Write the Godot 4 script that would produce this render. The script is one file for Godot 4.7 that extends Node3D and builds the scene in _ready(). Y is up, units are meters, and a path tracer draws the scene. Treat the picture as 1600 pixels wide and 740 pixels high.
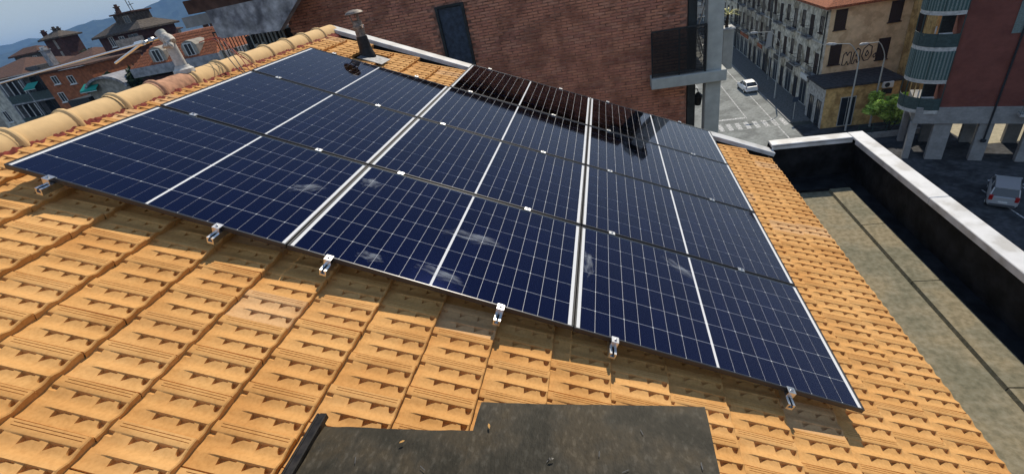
extends Node3D

# ---------------------------------------------------------------- mesh builder
class MB:
	var v := PackedVector3Array()
	var n := PackedVector3Array()
	var c := PackedColorArray()
	var t := PackedVector2Array()
	var col := Color(1, 1, 1)

	func corner(p: Vector3, nn: Vector3, uv := Vector2.ZERO) -> void:
		v.append(p); n.append(nn); c.append(col); t.append(uv)

	# corners given counter-clockwise as seen from the front
	func tri(a: Vector3, b: Vector3, d: Vector3) -> void:
		var nn := (b - a).cross(d - a).normalized()
		corner(a, nn); corner(d, nn); corner(b, nn)

	func quad(a: Vector3, b: Vector3, d: Vector3, e: Vector3) -> void:
		var nn := (d - a).cross(e - b).normalized()
		corner(a, nn, Vector2(0, 0)); corner(d, nn, Vector2(1, 1)); corner(b, nn, Vector2(1, 0))
		corner(a, nn, Vector2(0, 0)); corner(e, nn, Vector2(0, 1)); corner(d, nn, Vector2(1, 1))

	func squad(p: Array, q: Array) -> void:
		for i in [0, 2, 1, 0, 3, 2]:
			corner(p[i], q[i])

	func poly(ps: Array) -> void:
		for i in range(1, ps.size() - 1):
			tri(ps[0], ps[i], ps[i + 1])

	func box(center: Vector3, s: Vector3, b := Basis()) -> void:
		cbox(center, s, 0.0, b)

	# box with chamfered edges
	func cbox(center: Vector3, s: Vector3, k := 0.005, b := Basis()) -> void:
		var h := s * 0.5
		k = minf(k, minf(h.x, minf(h.y, h.z)) * 0.9)
		var ax := [Vector3(1, 0, 0), Vector3(0, 1, 0), Vector3(0, 0, 1)]
		for i in 3:
			var j: int = (i + 1) % 3
			var m: int = (i + 2) % 3
			for sg in [-1.0, 1.0]:
				var o: Vector3 = ax[i] * h[i] * sg
				var p: Vector3 = ax[j] * (h[j] - k)
				var q: Vector3 = ax[m] * (h[m] - k) * sg
				quad(center + b * (o - p - q), center + b * (o + p - q), center + b * (o + p + q), center + b * (o - p + q))
		if k <= 0.0:
			return
		for i in 3:
			var j: int = (i + 1) % 3
			var m: int = (i + 2) % 3
			for sj in [-1.0, 1.0]:
				for sm in [-1.0, 1.0]:
					var e: Vector3 = ax[i] * (h[i] - k)
					var p1: Vector3 = ax[j] * h[j] * sj + ax[m] * (h[m] - k) * sm
					var p2: Vector3 = ax[j] * (h[j] - k) * sj + ax[m] * h[m] * sm
					if sj * sm < 0:
						quad(center + b * (p1 - e), center + b * (p1 + e), center + b * (p2 + e), center + b * (p2 - e))
					else:
						quad(center + b * (p2 - e), center + b * (p2 + e), center + b * (p1 + e), center + b * (p1 - e))
		for sx in [-1.0, 1.0]:
			for sy in [-1.0, 1.0]:
				for sz in [-1.0, 1.0]:
					var a := Vector3(h.x * sx, (h.y - k) * sy, (h.z - k) * sz)
					var d := Vector3((h.x - k) * sx, h.y * sy, (h.z - k) * sz)
					var e := Vector3((h.x - k) * sx, (h.y - k) * sy, h.z * sz)
					if sx * sy * sz > 0:
						tri(center + b * a, center + b * d, center + b * e)
					else:
						tri(center + b * a, center + b * e, center + b * d)

	func tube(path: Array, r, seg := 10, caps := true) -> void:
		var rings := []
		var norms := []
		var up := Vector3(0.31, 0.83, 0.47)
		for i in path.size():
			var d: Vector3 = (path[mini(i + 1, path.size() - 1)] - path[maxi(i - 1, 0)]).normalized()
			var x := up.cross(d).normalized()
			var y := d.cross(x)
			up = y
			var rr: float = r[i] if r is Array else r
			var ring := []
			var nr := []
			for k in seg:
				var a := TAU * k / seg
				var o := x * cos(a) + y * sin(a)
				ring.append(path[i] + o * rr)
				nr.append(o)
			rings.append(ring); norms.append(nr)
		for i in path.size() - 1:
			for k in seg:
				var m := (k + 1) % seg
				squad([rings[i][k], rings[i][m], rings[i + 1][m], rings[i + 1][k]], [norms[i][k], norms[i][m], norms[i + 1][m], norms[i + 1][k]])
		if caps:
			var f: Array = rings[0].duplicate(); f.reverse()
			poly(f); poly(rings[-1])

	# profile of (radius, height) turned about the axis of xf.y
	func lathe(prof: Array, seg := 20, xf := Transform3D()) -> void:
		for i in prof.size() - 1:
			var p: Vector2 = prof[i]
			var q: Vector2 = prof[i + 1]
			var nn := Vector2(q.y - p.y, p.x - q.x).normalized()
			for k in seg:
				var a := TAU * k / seg
				var e := TAU * (k + 1) / seg
				var u := Vector3(cos(a), 0, -sin(a))
				var w := Vector3(cos(e), 0, -sin(e))
				var ps := [xf * (u * p.x + Vector3(0, p.y, 0)), xf * (w * p.x + Vector3(0, p.y, 0)), xf * (w * q.x + Vector3(0, q.y, 0)), xf * (u * q.x + Vector3(0, q.y, 0))]
				var na := (xf.basis * (u * nn.x + Vector3(0, nn.y, 0))).normalized()
				var nb := (xf.basis * (w * nn.x + Vector3(0, nn.y, 0))).normalized()
				squad(ps, [na, nb, nb, na])

	# polygon (counter-clockwise in x, y) pushed from z0 to z1
	func prism(ps: Array, z0: float, z1: float, xf := Transform3D()) -> void:
		var f := []
		var g := []
		for p in ps:
			f.append(xf * Vector3(p.x, p.y, z1)); g.append(xf * Vector3(p.x, p.y, z0))
		var flat := PackedVector2Array(ps)
		var ix := Geometry2D.triangulate_polygon(flat)
		for i in range(0, ix.size(), 3):
			var a: int = ix[i]
			var b: int = ix[i + 1]
			var d: int = ix[i + 2]
			if (flat[b] - flat[a]).cross(flat[d] - flat[a]) < 0:
				var sw := b; b = d; d = sw
			tri(f[a], f[b], f[d]); tri(g[a], g[d], g[b])
		for i in ps.size():
			var j := (i + 1) % ps.size()
			quad(g[i], g[j], f[j], f[i])

	func mesh(m: Material = null) -> ArrayMesh:
		var a := []
		a.resize(Mesh.ARRAY_MAX)
		a[Mesh.ARRAY_VERTEX] = v; a[Mesh.ARRAY_NORMAL] = n; a[Mesh.ARRAY_COLOR] = c; a[Mesh.ARRAY_TEX_UV] = t
		var am := ArrayMesh.new()
		am.add_surface_from_arrays(Mesh.PRIMITIVE_TRIANGLES, a)
		if m:
			am.surface_set_material(0, m)
		return am

# ---------------------------------------------------------------- helpers
const PITCH := 23.3
const GROUND := -22.5
const SUN_EL := 46.0
const SUN_AZ := 13.0
var rng := RandomNumberGenerator.new()
var used := {}
var M := {}
var UB := Basis(Vector3(0, 0, 1), deg_to_rad(-PITCH))     # roof axes: x down the slope, y out of the roof, z towards the viewer

func numbered(called: String) -> String:
	var k: int = used.get(called, 0)
	used[called] = k + 1
	return called if k == 0 else "%s_%03d" % [called, k]

func tag(o: Node3D, label: String, category: String, group := "") -> Node3D:
	o.set_meta("label", label); o.set_meta("category", category)
	if group:
		o.set_meta("group", group)
	return o

func thing(called: String, label: String, category: String, at := Vector3.ZERO, b := Basis(), group := "") -> Node3D:
	var o := Node3D.new()
	o.name = numbered(called)
	o.transform = Transform3D(b, at)
	add_child(o)
	return tag(o, label, category, group)

func part(called: String, m: Mesh, parent: Node3D, at := Vector3.ZERO, b := Basis(), mat_over: Material = null) -> MeshInstance3D:
	var o := MeshInstance3D.new()
	o.name = called
	o.mesh = m
	o.transform = Transform3D(b, at)
	if mat_over:
		o.material_override = mat_over
	parent.add_child(o, true)
	return o

func solo(called: String, m: Mesh, label: String, category: String, at := Vector3.ZERO, b := Basis(), group := "") -> MeshInstance3D:
	var o := part(numbered(called), m, self, at, b)
	tag(o, label, category, group)
	return o

func struct(called: String, m: Mesh) -> MeshInstance3D:
	var o := part(numbered(called), m, self)
	o.set_meta("kind", "structure")
	return o

func roofp(u: float, v: float, nn: float) -> Vector3:
	return UB * Vector3(u, nn, -v)

func turn(deg: float) -> Basis:
	return Basis(Vector3.UP, deg_to_rad(deg))

func lin(r: float, g: float, b: float) -> Color:
	return Color(r, g, b).linear_to_srgb()

func noise(sd: int, freq: float, oct := 5, cell := false) -> FastNoiseLite:
	var f := FastNoiseLite.new()
	f.seed = sd
	f.frequency = freq
	f.noise_type = FastNoiseLite.TYPE_CELLULAR if cell else FastNoiseLite.TYPE_SIMPLEX_SMOOTH
	f.fractal_type = FastNoiseLite.FRACTAL_FBM
	f.fractal_octaves = oct
	f.fractal_gain = 0.55
	return f

var tex_cache := {}
func ramp_tex(sd: int, freq: float, cols: Array, offs: Array, size := 512, oct := 5) -> Texture2D:
	var key := str([sd, freq, cols, offs, size, oct])
	if tex_cache.has(key):
		return tex_cache[key]
	var g := Gradient.new()
	g.offsets = PackedFloat32Array(offs)
	g.colors = PackedColorArray(cols)
	var t := NoiseTexture2D.new()
	t.width = size; t.height = size
	t.seamless = true
	t.normalize = true
	t.noise = noise(sd, freq, oct)
	t.color_ramp = g
	tex_cache[key] = t
	return t

func grey(x: float) -> Color:
	return Color(x, x, x)

# one procedural surface: base colour (linear), roughness, mottling between `low` and 1, fine relief
func mat(r: float, g: float, b: float, rough := 0.85, o := {}) -> StandardMaterial3D:
	var m := StandardMaterial3D.new()
	m.albedo_color = lin(r, g, b)
	m.roughness = rough
	m.metallic = o.get("metal", 0.0)
	m.metallic_specular = o.get("spec", 0.4)
	var low: float = o.get("low", 1.0)
	var size: float = o.get("size", 1.0)
	m.uv1_triplanar = true
	m.uv1_world_triplanar = true
	m.uv1_scale = Vector3.ONE / size
	if o.has("stretch"):
		m.uv1_scale = m.uv1_scale * o.stretch
	if low < 1.0:
		var sd: int = o.get("seed", 1)
		m.albedo_texture = ramp_tex(sd, o.get("freq", 0.012), [grey(low), grey((1 + low) * 0.5), grey(1.0)] if not o.has("cols") else o.cols, o.get("offs", [0.15, 0.5, 0.85]))
	if o.get("bump", 0.0) > 0.0:
		m.heightmap_enabled = true
		m.heightmap_scale = o.bump
		m.heightmap_texture = ramp_tex(o.get("seed", 1) + 40, o.get("bfreq", 0.04), [grey(0), grey(1)], [0.0, 1.0])
	if o.has("detail"):                      # stains: a second, coarser pattern multiplied over
		m.detail_enabled = true
		m.detail_blend_mode = BaseMaterial3D.BLEND_MODE_MUL
		m.detail_uv_layer = BaseMaterial3D.DETAIL_UV_2
		m.uv2_triplanar = true
		m.uv2_world_triplanar = true
		m.uv2_scale = Vector3.ONE / float(o.get("dsize", 5.0))
		m.detail_albedo = ramp_tex(o.get("seed", 1) + 80, 0.008, o.detail, [0.3, 0.5, 0.68])
	if o.get("vc", false):
		m.vertex_color_use_as_albedo = true
	return m

func make_materials() -> void:
	M.tile = []
	for k in 4:
		var a: Array = [[0.665, 0.365, 0.130], [0.675, 0.375, 0.138], [0.64, 0.340, 0.116], [0.65, 0.390, 0.185]][k]
		M.tile.append(mat(a[0], a[1], a[2], 0.82, {"low": 0.80, "size": 0.35, "freq": 0.03, "seed": 3 + k, "bump": 0.02, "bfreq": 0.08, "spec": 0.3, "cols": [Color(0.90, 0.88, 0.85), Color(0.965, 0.96, 0.95), Color(1, 1, 1)], "detail": [Color(0.93, 0.90, 0.86), Color(1, 1, 1), Color(1, 1, 1)], "dsize": 3.1}))
	M.ridge = mat(0.72, 0.485, 0.235, 0.85, {"low": 0.92, "size": 0.6, "seed": 9, "bump": 0.02, "bfreq": 0.06})
	M.ridge_old = mat(0.62, 0.33, 0.20, 0.9, {"low": 0.7, "size": 0.5, "seed": 10, "bump": 0.08})
	M.mortar = mat(0.30, 0.055, 0.038, 0.95, {"low": 0.5, "size": 0.25, "seed": 11, "bump": 0.2})
	M.deck = mat(0.10, 0.06, 0.035, 0.95, {"low": 0.6, "size": 0.6, "seed": 12})
	M.backsheet = mat(0.72, 0.73, 0.74, 0.9, {"spec": 0.1})
	M.cell = []
	for k in 3:
		var cm := mat([0.0075, 0.0086, 0.0068][k], [0.0150, 0.0170, 0.0138][k], [0.082, 0.092, 0.075][k], 0.045, {"metal": 1.0})
		M.cell.append(cm)
	var gl := StandardMaterial3D.new()
	gl.albedo_color = Color(0, 0, 0, 0.02)
	gl.transparency = BaseMaterial3D.TRANSPARENCY_ALPHA
	gl.roughness = 0.03
	gl.metallic_specular = 0.38
	M.panel_glass = gl
	M.frame = mat(0.050, 0.050, 0.052, 0.34, {"metal": 0.4, "spec": 0.5})
	M.alu = mat(0.78, 0.79, 0.80, 0.34, {"metal": 1.0, "low": 0.85, "size": 0.2, "seed": 13})
	M.steel = mat(0.62, 0.62, 0.63, 0.22, {"metal": 1.0})
	M.dust = StandardMaterial3D.new()
	M.dust.albedo_color = lin(0.5, 0.55, 0.62)
	M.dust.transparency = BaseMaterial3D.TRANSPARENCY_ALPHA
	M.dust.roughness = 0.9
	M.dust.albedo_texture = smear_texture()
	M.coping = mat(0.66, 0.66, 0.66, 0.42, {"low": 0.95, "size": 1.4, "seed": 14, "spec": 0.5, "detail": [Color(0.86, 0.85, 0.83), Color(0.96, 0.96, 0.955), Color(1, 1, 1)], "dsize": 1.7})
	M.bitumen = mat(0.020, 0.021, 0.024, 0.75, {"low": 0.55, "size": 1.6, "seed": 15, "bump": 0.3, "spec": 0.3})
	M.screed = mat(0.275, 0.245, 0.172, 0.92, {"low": 0.45, "size": 0.8, "freq": 0.02, "seed": 16, "bump": 0.15, "cols": [Color(0.80, 0.80, 0.77), Color(0.92, 0.91, 0.88), Color(1, 1, 1)], "detail": [Color(0.86, 0.88, 0.88), Color(0.96, 0.96, 0.96), Color(1.0, 0.98, 0.95)], "dsize": 3.4})
	M.sheet = mat(0.083, 0.072, 0.054, 0.65, {"low": 0.4, "size": 0.5, "freq": 0.02, "stretch": Vector3(1.4, 1.0, 0.8), "seed": 17, "offs": [0.15, 0.45, 0.66, 0.78], "bump": 0.12, "spec": 0.3, "cols": [Color(0.72, 0.72, 0.70), Color(0.80, 0.79, 0.76), Color(0.85, 0.84, 0.81), Color(1, 1, 1)], "detail": [Color(0.76, 0.78, 0.78), Color(0.95, 0.95, 0.95), Color(1, 0.97, 0.92)], "dsize": 1.1})
	M.strip = mat(0.035, 0.03, 0.026, 0.45, {"low": 0.5, "size": 0.4, "seed": 18, "bump": 0.06})
	M.pvc = mat(0.6, 0.585, 0.55, 0.6, {"low": 0.8, "size": 0.3, "seed": 19})
	M.tape = mat(0.74, 0.68, 0.60, 0.5, {"low": 0.6, "size": 0.2, "seed": 20, "bump": 0.3})
	M.flue_dark = mat(0.022, 0.022, 0.026, 0.55, {"low": 0.6, "size": 0.3, "seed": 21})
	M.flue = mat(0.30, 0.26, 0.23, 0.6, {"low": 0.6, "size": 0.3, "seed": 22, "metal": 0.4})
	M.lead = mat(0.26, 0.27, 0.29, 0.5, {"metal": 0.5, "low": 0.7, "size": 0.4})
	M.antenna = mat(0.85, 0.85, 0.84, 0.28, {"metal": 0.6, "spec": 0.6})
	M.cable_red = mat(0.28, 0.05, 0.03, 0.6)
	M.cable_black = mat(0.015, 0.015, 0.015, 0.5)
	M.grout = mat(0.44, 0.22, 0.155, 0.95, {"low": 0.6, "size": 1.2, "seed": 23})
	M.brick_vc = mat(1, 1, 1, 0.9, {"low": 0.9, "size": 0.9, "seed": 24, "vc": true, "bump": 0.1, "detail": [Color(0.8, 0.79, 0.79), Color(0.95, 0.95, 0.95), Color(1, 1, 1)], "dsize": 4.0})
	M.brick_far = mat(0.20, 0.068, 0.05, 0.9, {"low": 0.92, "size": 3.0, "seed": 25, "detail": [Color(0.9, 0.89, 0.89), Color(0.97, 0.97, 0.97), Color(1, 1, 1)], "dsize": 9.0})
	M.brick_dark = mat(0.085, 0.036, 0.032, 0.9, {"low": 0.75, "size": 4.0, "seed": 26})
	M.concrete = mat(0.31, 0.31, 0.305, 0.85, {"low": 0.9, "size": 1.8, "seed": 27, "detail": [Color(0.9, 0.9, 0.9), Color(0.97, 0.97, 0.97), Color(1, 1, 1)], "dsize": 5.0})
	M.concrete_dark = mat(0.14, 0.142, 0.145, 0.85, {"low": 0.7, "size": 2.0, "seed": 28})
	M.zinc = mat(0.52, 0.52, 0.54, 0.6, {"low": 0.62, "size": 2.4, "seed": 29, "metal": 0.25, "bump": 0.1, "detail": [Color(0.7, 0.7, 0.72), Color(0.93, 0.93, 0.94), Color(1, 1, 1)], "dsize": 3.1})
	M.column = mat(0.42, 0.43, 0.40, 0.75, {"low": 0.9, "size": 2.0, "seed": 30})
	M.column_dark = mat(0.035, 0.04, 0.042, 0.6, {"low": 0.7, "size": 1.5, "seed": 31})
	M.mesh_screen = StandardMaterial3D.new()
	M.mesh_screen.albedo_color = Color(0.03, 0.03, 0.05, 0.45)
	M.mesh_screen.transparency = BaseMaterial3D.TRANSPARENCY_ALPHA
	M.mesh_screen.roughness = 0.6
	M.blue_shutter = mat(0.045, 0.065, 0.10, 0.45, {"low": 0.7, "size": 1.0, "seed": 32})
	M.dark_metal = mat(0.03, 0.032, 0.035, 0.5, {"low": 0.7, "size": 0.8, "seed": 33})
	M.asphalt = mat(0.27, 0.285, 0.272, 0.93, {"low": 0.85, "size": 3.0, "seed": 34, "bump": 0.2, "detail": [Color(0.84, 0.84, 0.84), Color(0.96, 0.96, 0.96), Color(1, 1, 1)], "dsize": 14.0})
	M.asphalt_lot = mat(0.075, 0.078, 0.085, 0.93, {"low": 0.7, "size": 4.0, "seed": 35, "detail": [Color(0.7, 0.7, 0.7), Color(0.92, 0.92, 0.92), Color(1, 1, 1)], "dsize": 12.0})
	M.pave = mat(0.16, 0.158, 0.15, 0.93, {"low": 0.7, "size": 2.0, "seed": 36})
	M.courtyard = mat(0.42, 0.38, 0.27, 0.93, {"low": 0.85, "size": 3.0, "seed": 62})
	M.kerb = mat(0.34, 0.34, 0.33, 0.9, {"low": 0.7, "size": 1.5, "seed": 37})
	M.paint = mat(0.70, 0.71, 0.70, 0.85, {"low": 0.55, "size": 1.6, "seed": 38})
	M.town = mat(0.07, 0.075, 0.06, 0.95, {"low": 0.5, "size": 60.0, "seed": 39})
	M.hill = mat(0.055, 0.075, 0.06, 1.0, {"low": 0.55, "size": 500.0, "seed": 41, "spec": 0.1})
	M.cream = mat(0.76, 0.72, 0.60, 0.9, {"low": 0.75, "size": 5.0, "seed": 42, "detail": [Color(0.72, 0.7, 0.66), Color(0.95, 0.95, 0.94), Color(1, 1, 1)], "dsize": 9.0})
	M.cream_grey = mat(0.60, 0.56, 0.47, 0.9, {"low": 0.75, "size": 5.0, "seed": 43, "detail": [Color(0.72, 0.7, 0.66), Color(0.95, 0.95, 0.94), Color(1, 1, 1)], "dsize": 9.0})
	M.cream_pale = mat(0.64, 0.61, 0.53, 0.9, {"low": 0.75, "size": 5.0, "seed": 44})
	M.yellow = mat(0.80, 0.60, 0.36, 0.9, {"low": 0.93, "size": 5.0, "seed": 45, "detail": [Color(0.88, 0.86, 0.84), Color(0.97, 0.97, 0.96), Color(1, 1, 1)], "dsize": 8.0})
	M.ochre = mat(0.70, 0.46, 0.18, 0.9, {"low": 0.85, "size": 3.0, "seed": 46, "detail": [Color(0.8, 0.78, 0.75), Color(0.95, 0.95, 0.95), Color(1, 1, 1)], "dsize": 6.0})
	M.white_plaster = mat(0.5, 0.5, 0.47, 0.9, {"low": 0.7, "size": 3.0, "seed": 47})
	M.roof_red = mat(0.46, 0.15, 0.065, 0.9, {"low": 0.55, "size": 1.4, "seed": 48})
	M.roof_brown = mat(0.13, 0.065, 0.045, 0.9, {"low": 0.65, "size": 3.0, "seed": 49})
	M.roof_grey = mat(0.115, 0.095, 0.08, 0.9, {"low": 0.65, "size": 3.0, "seed": 50})
	M.roof_flat = mat(0.06, 0.058, 0.06, 0.9, {"low": 0.65, "size": 3.0, "seed": 51})
	M.rust_wall = mat(0.42, 0.14, 0.06, 0.9, {"low": 0.75, "size": 4.0, "seed": 52})
	M.wall_grey = mat(0.38, 0.38, 0.40, 0.9, {"low": 0.75, "size": 4.0, "seed": 53})
	M.wall_tan = mat(0.42, 0.38, 0.32, 0.9, {"low": 0.75, "size": 4.0, "seed": 54})
	M.green_panel = mat(0.05, 0.085, 0.085, 0.55, {"low": 0.75, "size": 2.0, "seed": 55})
	M.awning = mat(0.012, 0.30, 0.24, 0.75, {"low": 0.85, "size": 1.0, "seed": 56})
	M.pane = mat(0.022, 0.025, 0.03, 0.12, {"spec": 0.6})
	M.shutter = mat(0.055, 0.032, 0.022, 0.7, {"low": 0.7, "size": 0.6, "seed": 57})
	M.white_frame = mat(0.66, 0.66, 0.64, 0.6)
	M.slab_white = mat(0.62, 0.62, 0.60, 0.8, {"low": 0.75, "size": 2.0, "seed": 58})
	M.curtain_a = mat(0.07, 0.13, 0.125, 0.9, {"low": 0.8, "size": 0.8, "seed": 59})
	M.curtain_b = mat(0.21, 0.27, 0.26, 0.9, {"low": 0.8, "size": 0.8, "seed": 60})
	M.rail_green = mat(0.03, 0.055, 0.05, 0.5)
	M.car_white = mat(0.78, 0.78, 0.78, 0.3, {"spec": 0.6}); M.car_white.clearcoat_enabled = true
	M.car_silver = mat(0.40, 0.415, 0.43, 0.32, {"spec": 0.6, "metal": 0.2}); M.car_silver.clearcoat_enabled = true
	M.car_grey = mat(0.06, 0.065, 0.075, 0.32, {"spec": 0.6, "metal": 0.3}); M.car_grey.clearcoat_enabled = true
	M.rubber = mat(0.018, 0.018, 0.018, 0.85)
	M.red_lamp = mat(0.30, 0.012, 0.01, 0.25)
	M.clear_lamp = mat(0.6, 0.6, 0.6, 0.15, {"metal": 0.4})
	M.leaf = []
	for a in [[0.055, 0.12, 0.022], [0.42, 0.58, 0.12], [0.035, 0.075, 0.018], [0.028, 0.05, 0.02]]:
		var lm := mat(a[0], a[1], a[2], 0.7, {"vc": true})
		lm.backlight_enabled = true
		lm.backlight = Color(0.4, 0.5, 0.15)
		M.leaf.append(lm)
	M.palm_leaf = mat(0.30, 0.30, 0.07, 0.6)
	M.bark = mat(0.07, 0.05, 0.035, 0.9, {"low": 0.6, "size": 0.5, "seed": 61})
	M.spray = mat(0.03, 0.025, 0.03, 0.8)
	M.leaf_dry = mat(0.5, 0.27, 0.08, 0.8)

# hazy summer sky: pale at the horizon, bluer overhead, brighter round the sun
func hazy_sky() -> Texture2D:
	var w := 512
	var h := 256
	var im := Image.create(w, h, false, Image.FORMAT_RGBF)
	var el := deg_to_rad(SUN_EL)
	var az := deg_to_rad(SUN_AZ)
	var to_sun := Vector3(cos(el) * sin(az), sin(el), -cos(el) * cos(az))
	var low := Vector3(0.585, 0.655, 0.645)
	var high := Vector3(0.070, 0.140, 0.310)
	for y in h:
		var e := PI * (0.5 - (y + 0.5) / h)
		for x in w:
			var a := TAU * ((x + 0.5) / w - 0.5)
			var d := Vector3(cos(e) * sin(a), sin(e), -cos(e) * cos(a))
			var c := Vector3(0.24, 0.235, 0.22)
			if e > 0.0:
				c = high.lerp(low, pow(1.0 - sin(e), 1.9))
				var g := rad_to_deg(acos(clampf(d.dot(to_sun), -1.0, 1.0)))
				c += Vector3(0.66, 0.90, 1.22) * (0.75 * exp(-g / 12.0) + 0.34 * exp(-g / 34.0))
			im.set_pixel(x, y, Color(c.x, c.y, c.z))
	return ImageTexture.create_from_image(im)

func smear_texture() -> Texture2D:
	var im := Image.create(128, 128, false, Image.FORMAT_RGBA8)
	var f := noise(77, 0.035, 4)
	for y in 128:
		for x in 128:
			var d := Vector2(x - 64, y - 64).length() / 62.0
			var a := clampf((f.get_noise_2d(x * 0.4, y * 0.55) * 0.6 + 0.52 - d * 0.70) * 1.2, 0.0, 1.0)
			im.set_pixel(x, y, Color(1, 1, 1, a * 0.42))
	return ImageTexture.create_from_image(im)

# ---------------------------------------------------------------- scene
func _ready() -> void:
	rng.seed = 20240611
	# camera
	var cam := Camera3D.new()
	cam.name = "camera"
	cam.fov = 54.36
	cam.near = 0.05
	cam.far = 12000.0
	add_child(cam)
	cam.transform = Transform3D(Basis(Vector3(CAMX[0], CAMX[1], CAMX[2]), Vector3(CAMY[0], CAMY[1], CAMY[2]), Vector3(CAMZ[0], CAMZ[1], CAMZ[2])), Vector3(CAMP[0], CAMP[1], CAMP[2]))
	cam.current = true
	# sky, haze, exposure
	var env := Environment.new()
	env.background_mode = Environment.BG_SKY
	var sm := PanoramaSkyMaterial.new()
	sm.panorama = hazy_sky()
	sm.energy_multiplier = 1.0
	var sky := Sky.new()
	sky.sky_material = sm
	env.sky = sky
	env.tonemap_mode = Environment.TONE_MAPPER_LINEAR
	env.tonemap_exposure = 1.0
	env.sdfgi_enabled = true
	env.ssao_enabled = true
	env.ssil_enabled = true
	env.fog_enabled = true
	env.fog_light_color = Color(0.50, 0.67, 0.88)
	env.fog_density = 0.00015
	var we := WorldEnvironment.new()
	we.name = "environment"
	we.environment = env
	add_child(we)
	# sun: 46 degrees up, 13 degrees right of straight up the street
	var sun := DirectionalLight3D.new()
	sun.name = "sun"
	sun.light_color = Color(1.0, 0.955, 0.88)
	sun.light_energy = 1.55
	sun.light_angular_distance = 0.53
	sun.shadow_enabled = true
	add_child(sun)
	var el := deg_to_rad(SUN_EL)
	var az := deg_to_rad(SUN_AZ)
	var to_sun := Vector3(cos(el) * sin(az), sin(el), -cos(el) * cos(az))
	sun.transform = Transform3D(Basis.looking_at(-to_sun, Vector3.UP), to_sun * 50.0)

	make_materials()
	build_ground()
	build_roof()
	build_gutter()
	build_dormer()
	build_brick_neighbour()
	build_street_row()
	build_corner_block()
	build_left_town()
	build_panels()
	build_roof_fittings()
	build_street_things()

const CAMX := [0.970386, -0.178743, -0.162485]
const CAMY := [0.064623, 0.840231, -0.538364]
const CAMZ := [0.232753, 0.511921, 0.826899]
const CAMP := [3.49587, 0.48980, 1.97865]

# ---------------------------------------------------------------- the tiled roof
const TL := 0.345      # exposed length of a tile down the slope
const TW := 0.2085     # exposed width along the ridge

# grid of heights -> mesh whose normals are shared across faces that meet at less than 38 degrees
func height_mesh(xs: Array, zs: Array, hf: Callable, skirt := false) -> ArrayMesh:
	var nx := xs.size()
	var nz := zs.size()
	var p := []
	for i in nx:
		var row := []
		for j in nz:
			var zz: float = tile_z(xs[i], j) if skirt else zs[j]
			row.append(Vector3(xs[i], hf.call(xs[i], float(j) if skirt else zz), zz))
		p.append(row)
	var fn := []
	for i in nx - 1:
		var row := []
		for j in nz - 1:
			row.append((p[i][j + 1] - p[i][j]).cross(p[i + 1][j] - p[i][j]).normalized() + (p[i + 1][j] - p[i + 1][j + 1]).cross(p[i][j + 1] - p[i + 1][j + 1]).normalized())
			row[j] = row[j].normalized()
		fn.append(row)
	var mb := MB.new()
	for i in nx - 1:
		for j in nz - 1:
			var ns := []
			for k in [[0, 0], [0, 1], [1, 1], [1, 0]]:
				var s := Vector3.ZERO
				for a in [-1, 0]:
					for b in [-1, 0]:
						var ii: int = i + k[0] + a
						var jj: int = j + k[1] + b
						if ii >= 0 and jj >= 0 and ii < nx - 1 and jj < nz - 1 and fn[ii][jj].dot(fn[i][j]) > 0.79:
							s += fn[ii][jj]
				ns.append(s.normalized())
			mb.squad([p[i][j], p[i][j + 1], p[i + 1][j + 1], p[i + 1][j]], ns)
	if not skirt:
		return mb.mesh()
	# skirt: the nose and both sides
	for j in nz - 1:
		var a: Vector3 = p[nx - 1][j]
		var b: Vector3 = p[nx - 1][j + 1]
		mb.quad(a, b, Vector3(b.x - 0.004, -0.038, b.z), Vector3(a.x - 0.004, -0.038, a.z))
	for i in nx - 1:
		for jj in [0, nz - 1]:
			var a: Vector3 = p[i][jj]
			var b: Vector3 = p[i + 1][jj]
			var da := Vector3(a.x, minf(a.y, 0.0) - 0.012, a.z)
			var db := Vector3(b.x, minf(b.y, 0.0) - 0.012, b.z)
			if jj > 0:
				mb.quad(a, da, db, b)
			else:
				mb.quad(a, b, db, da)
	return mb.mesh()

# width of the pit below a scalloped edge at s (0..1 down the tile): a wedge past each scale, a round hole at the end
func tile_pit(s: float) -> float:
	for js in [0.33, 0.64]:
		if s >= js and s < js + 0.12:
			return 0.027 * (1.0 - (s - js) / 0.12)
	if s > 0.884 and s < 0.962:
		var q := (s - 0.923) / 0.039
		return 0.009 + 0.014 * sqrt(maxf(0.0, 1.0 - q * q))
	return 0.0

const TE := [0.050, 0.140]     # the two scalloped edges
# rows: 0-12 the flat band with its grooves; then, twice, edge foot, pit end, pit rim and the valley beyond
const BAND_Z := [0.0, 0.0028, 0.0032, 0.0119, 0.0125, 0.0145, 0.0151, 0.0249, 0.0255, 0.0275, 0.0281, 0.0475, 0.050]

func tile_z(x: float, j: int) -> float:
	if j < 13:
		return BAND_Z[j]
	var k := 0 if j < 22 else 1
	var r := j - 13 if k == 0 else j - 22
	var e: float = TE[k]
	var w := maxf(tile_pit(x / TL), 0.0016)
	var foot := e + 0.0038
	var rim := foot + w + 0.0035
	var far := 0.140 if k == 0 else 0.207
	if r == 0:
		return foot
	if r == 1:
		return foot + w
	if r == 2:
		return rim
	if k == 1 and r == 8:
		return 0.207
	if k == 1 and r == 7:
		return 0.2058
	var n := 6.0 if k == 0 else 5.0
	return lerpf(rim, far if k == 0 else 0.2058, (r - 2) / n)

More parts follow.
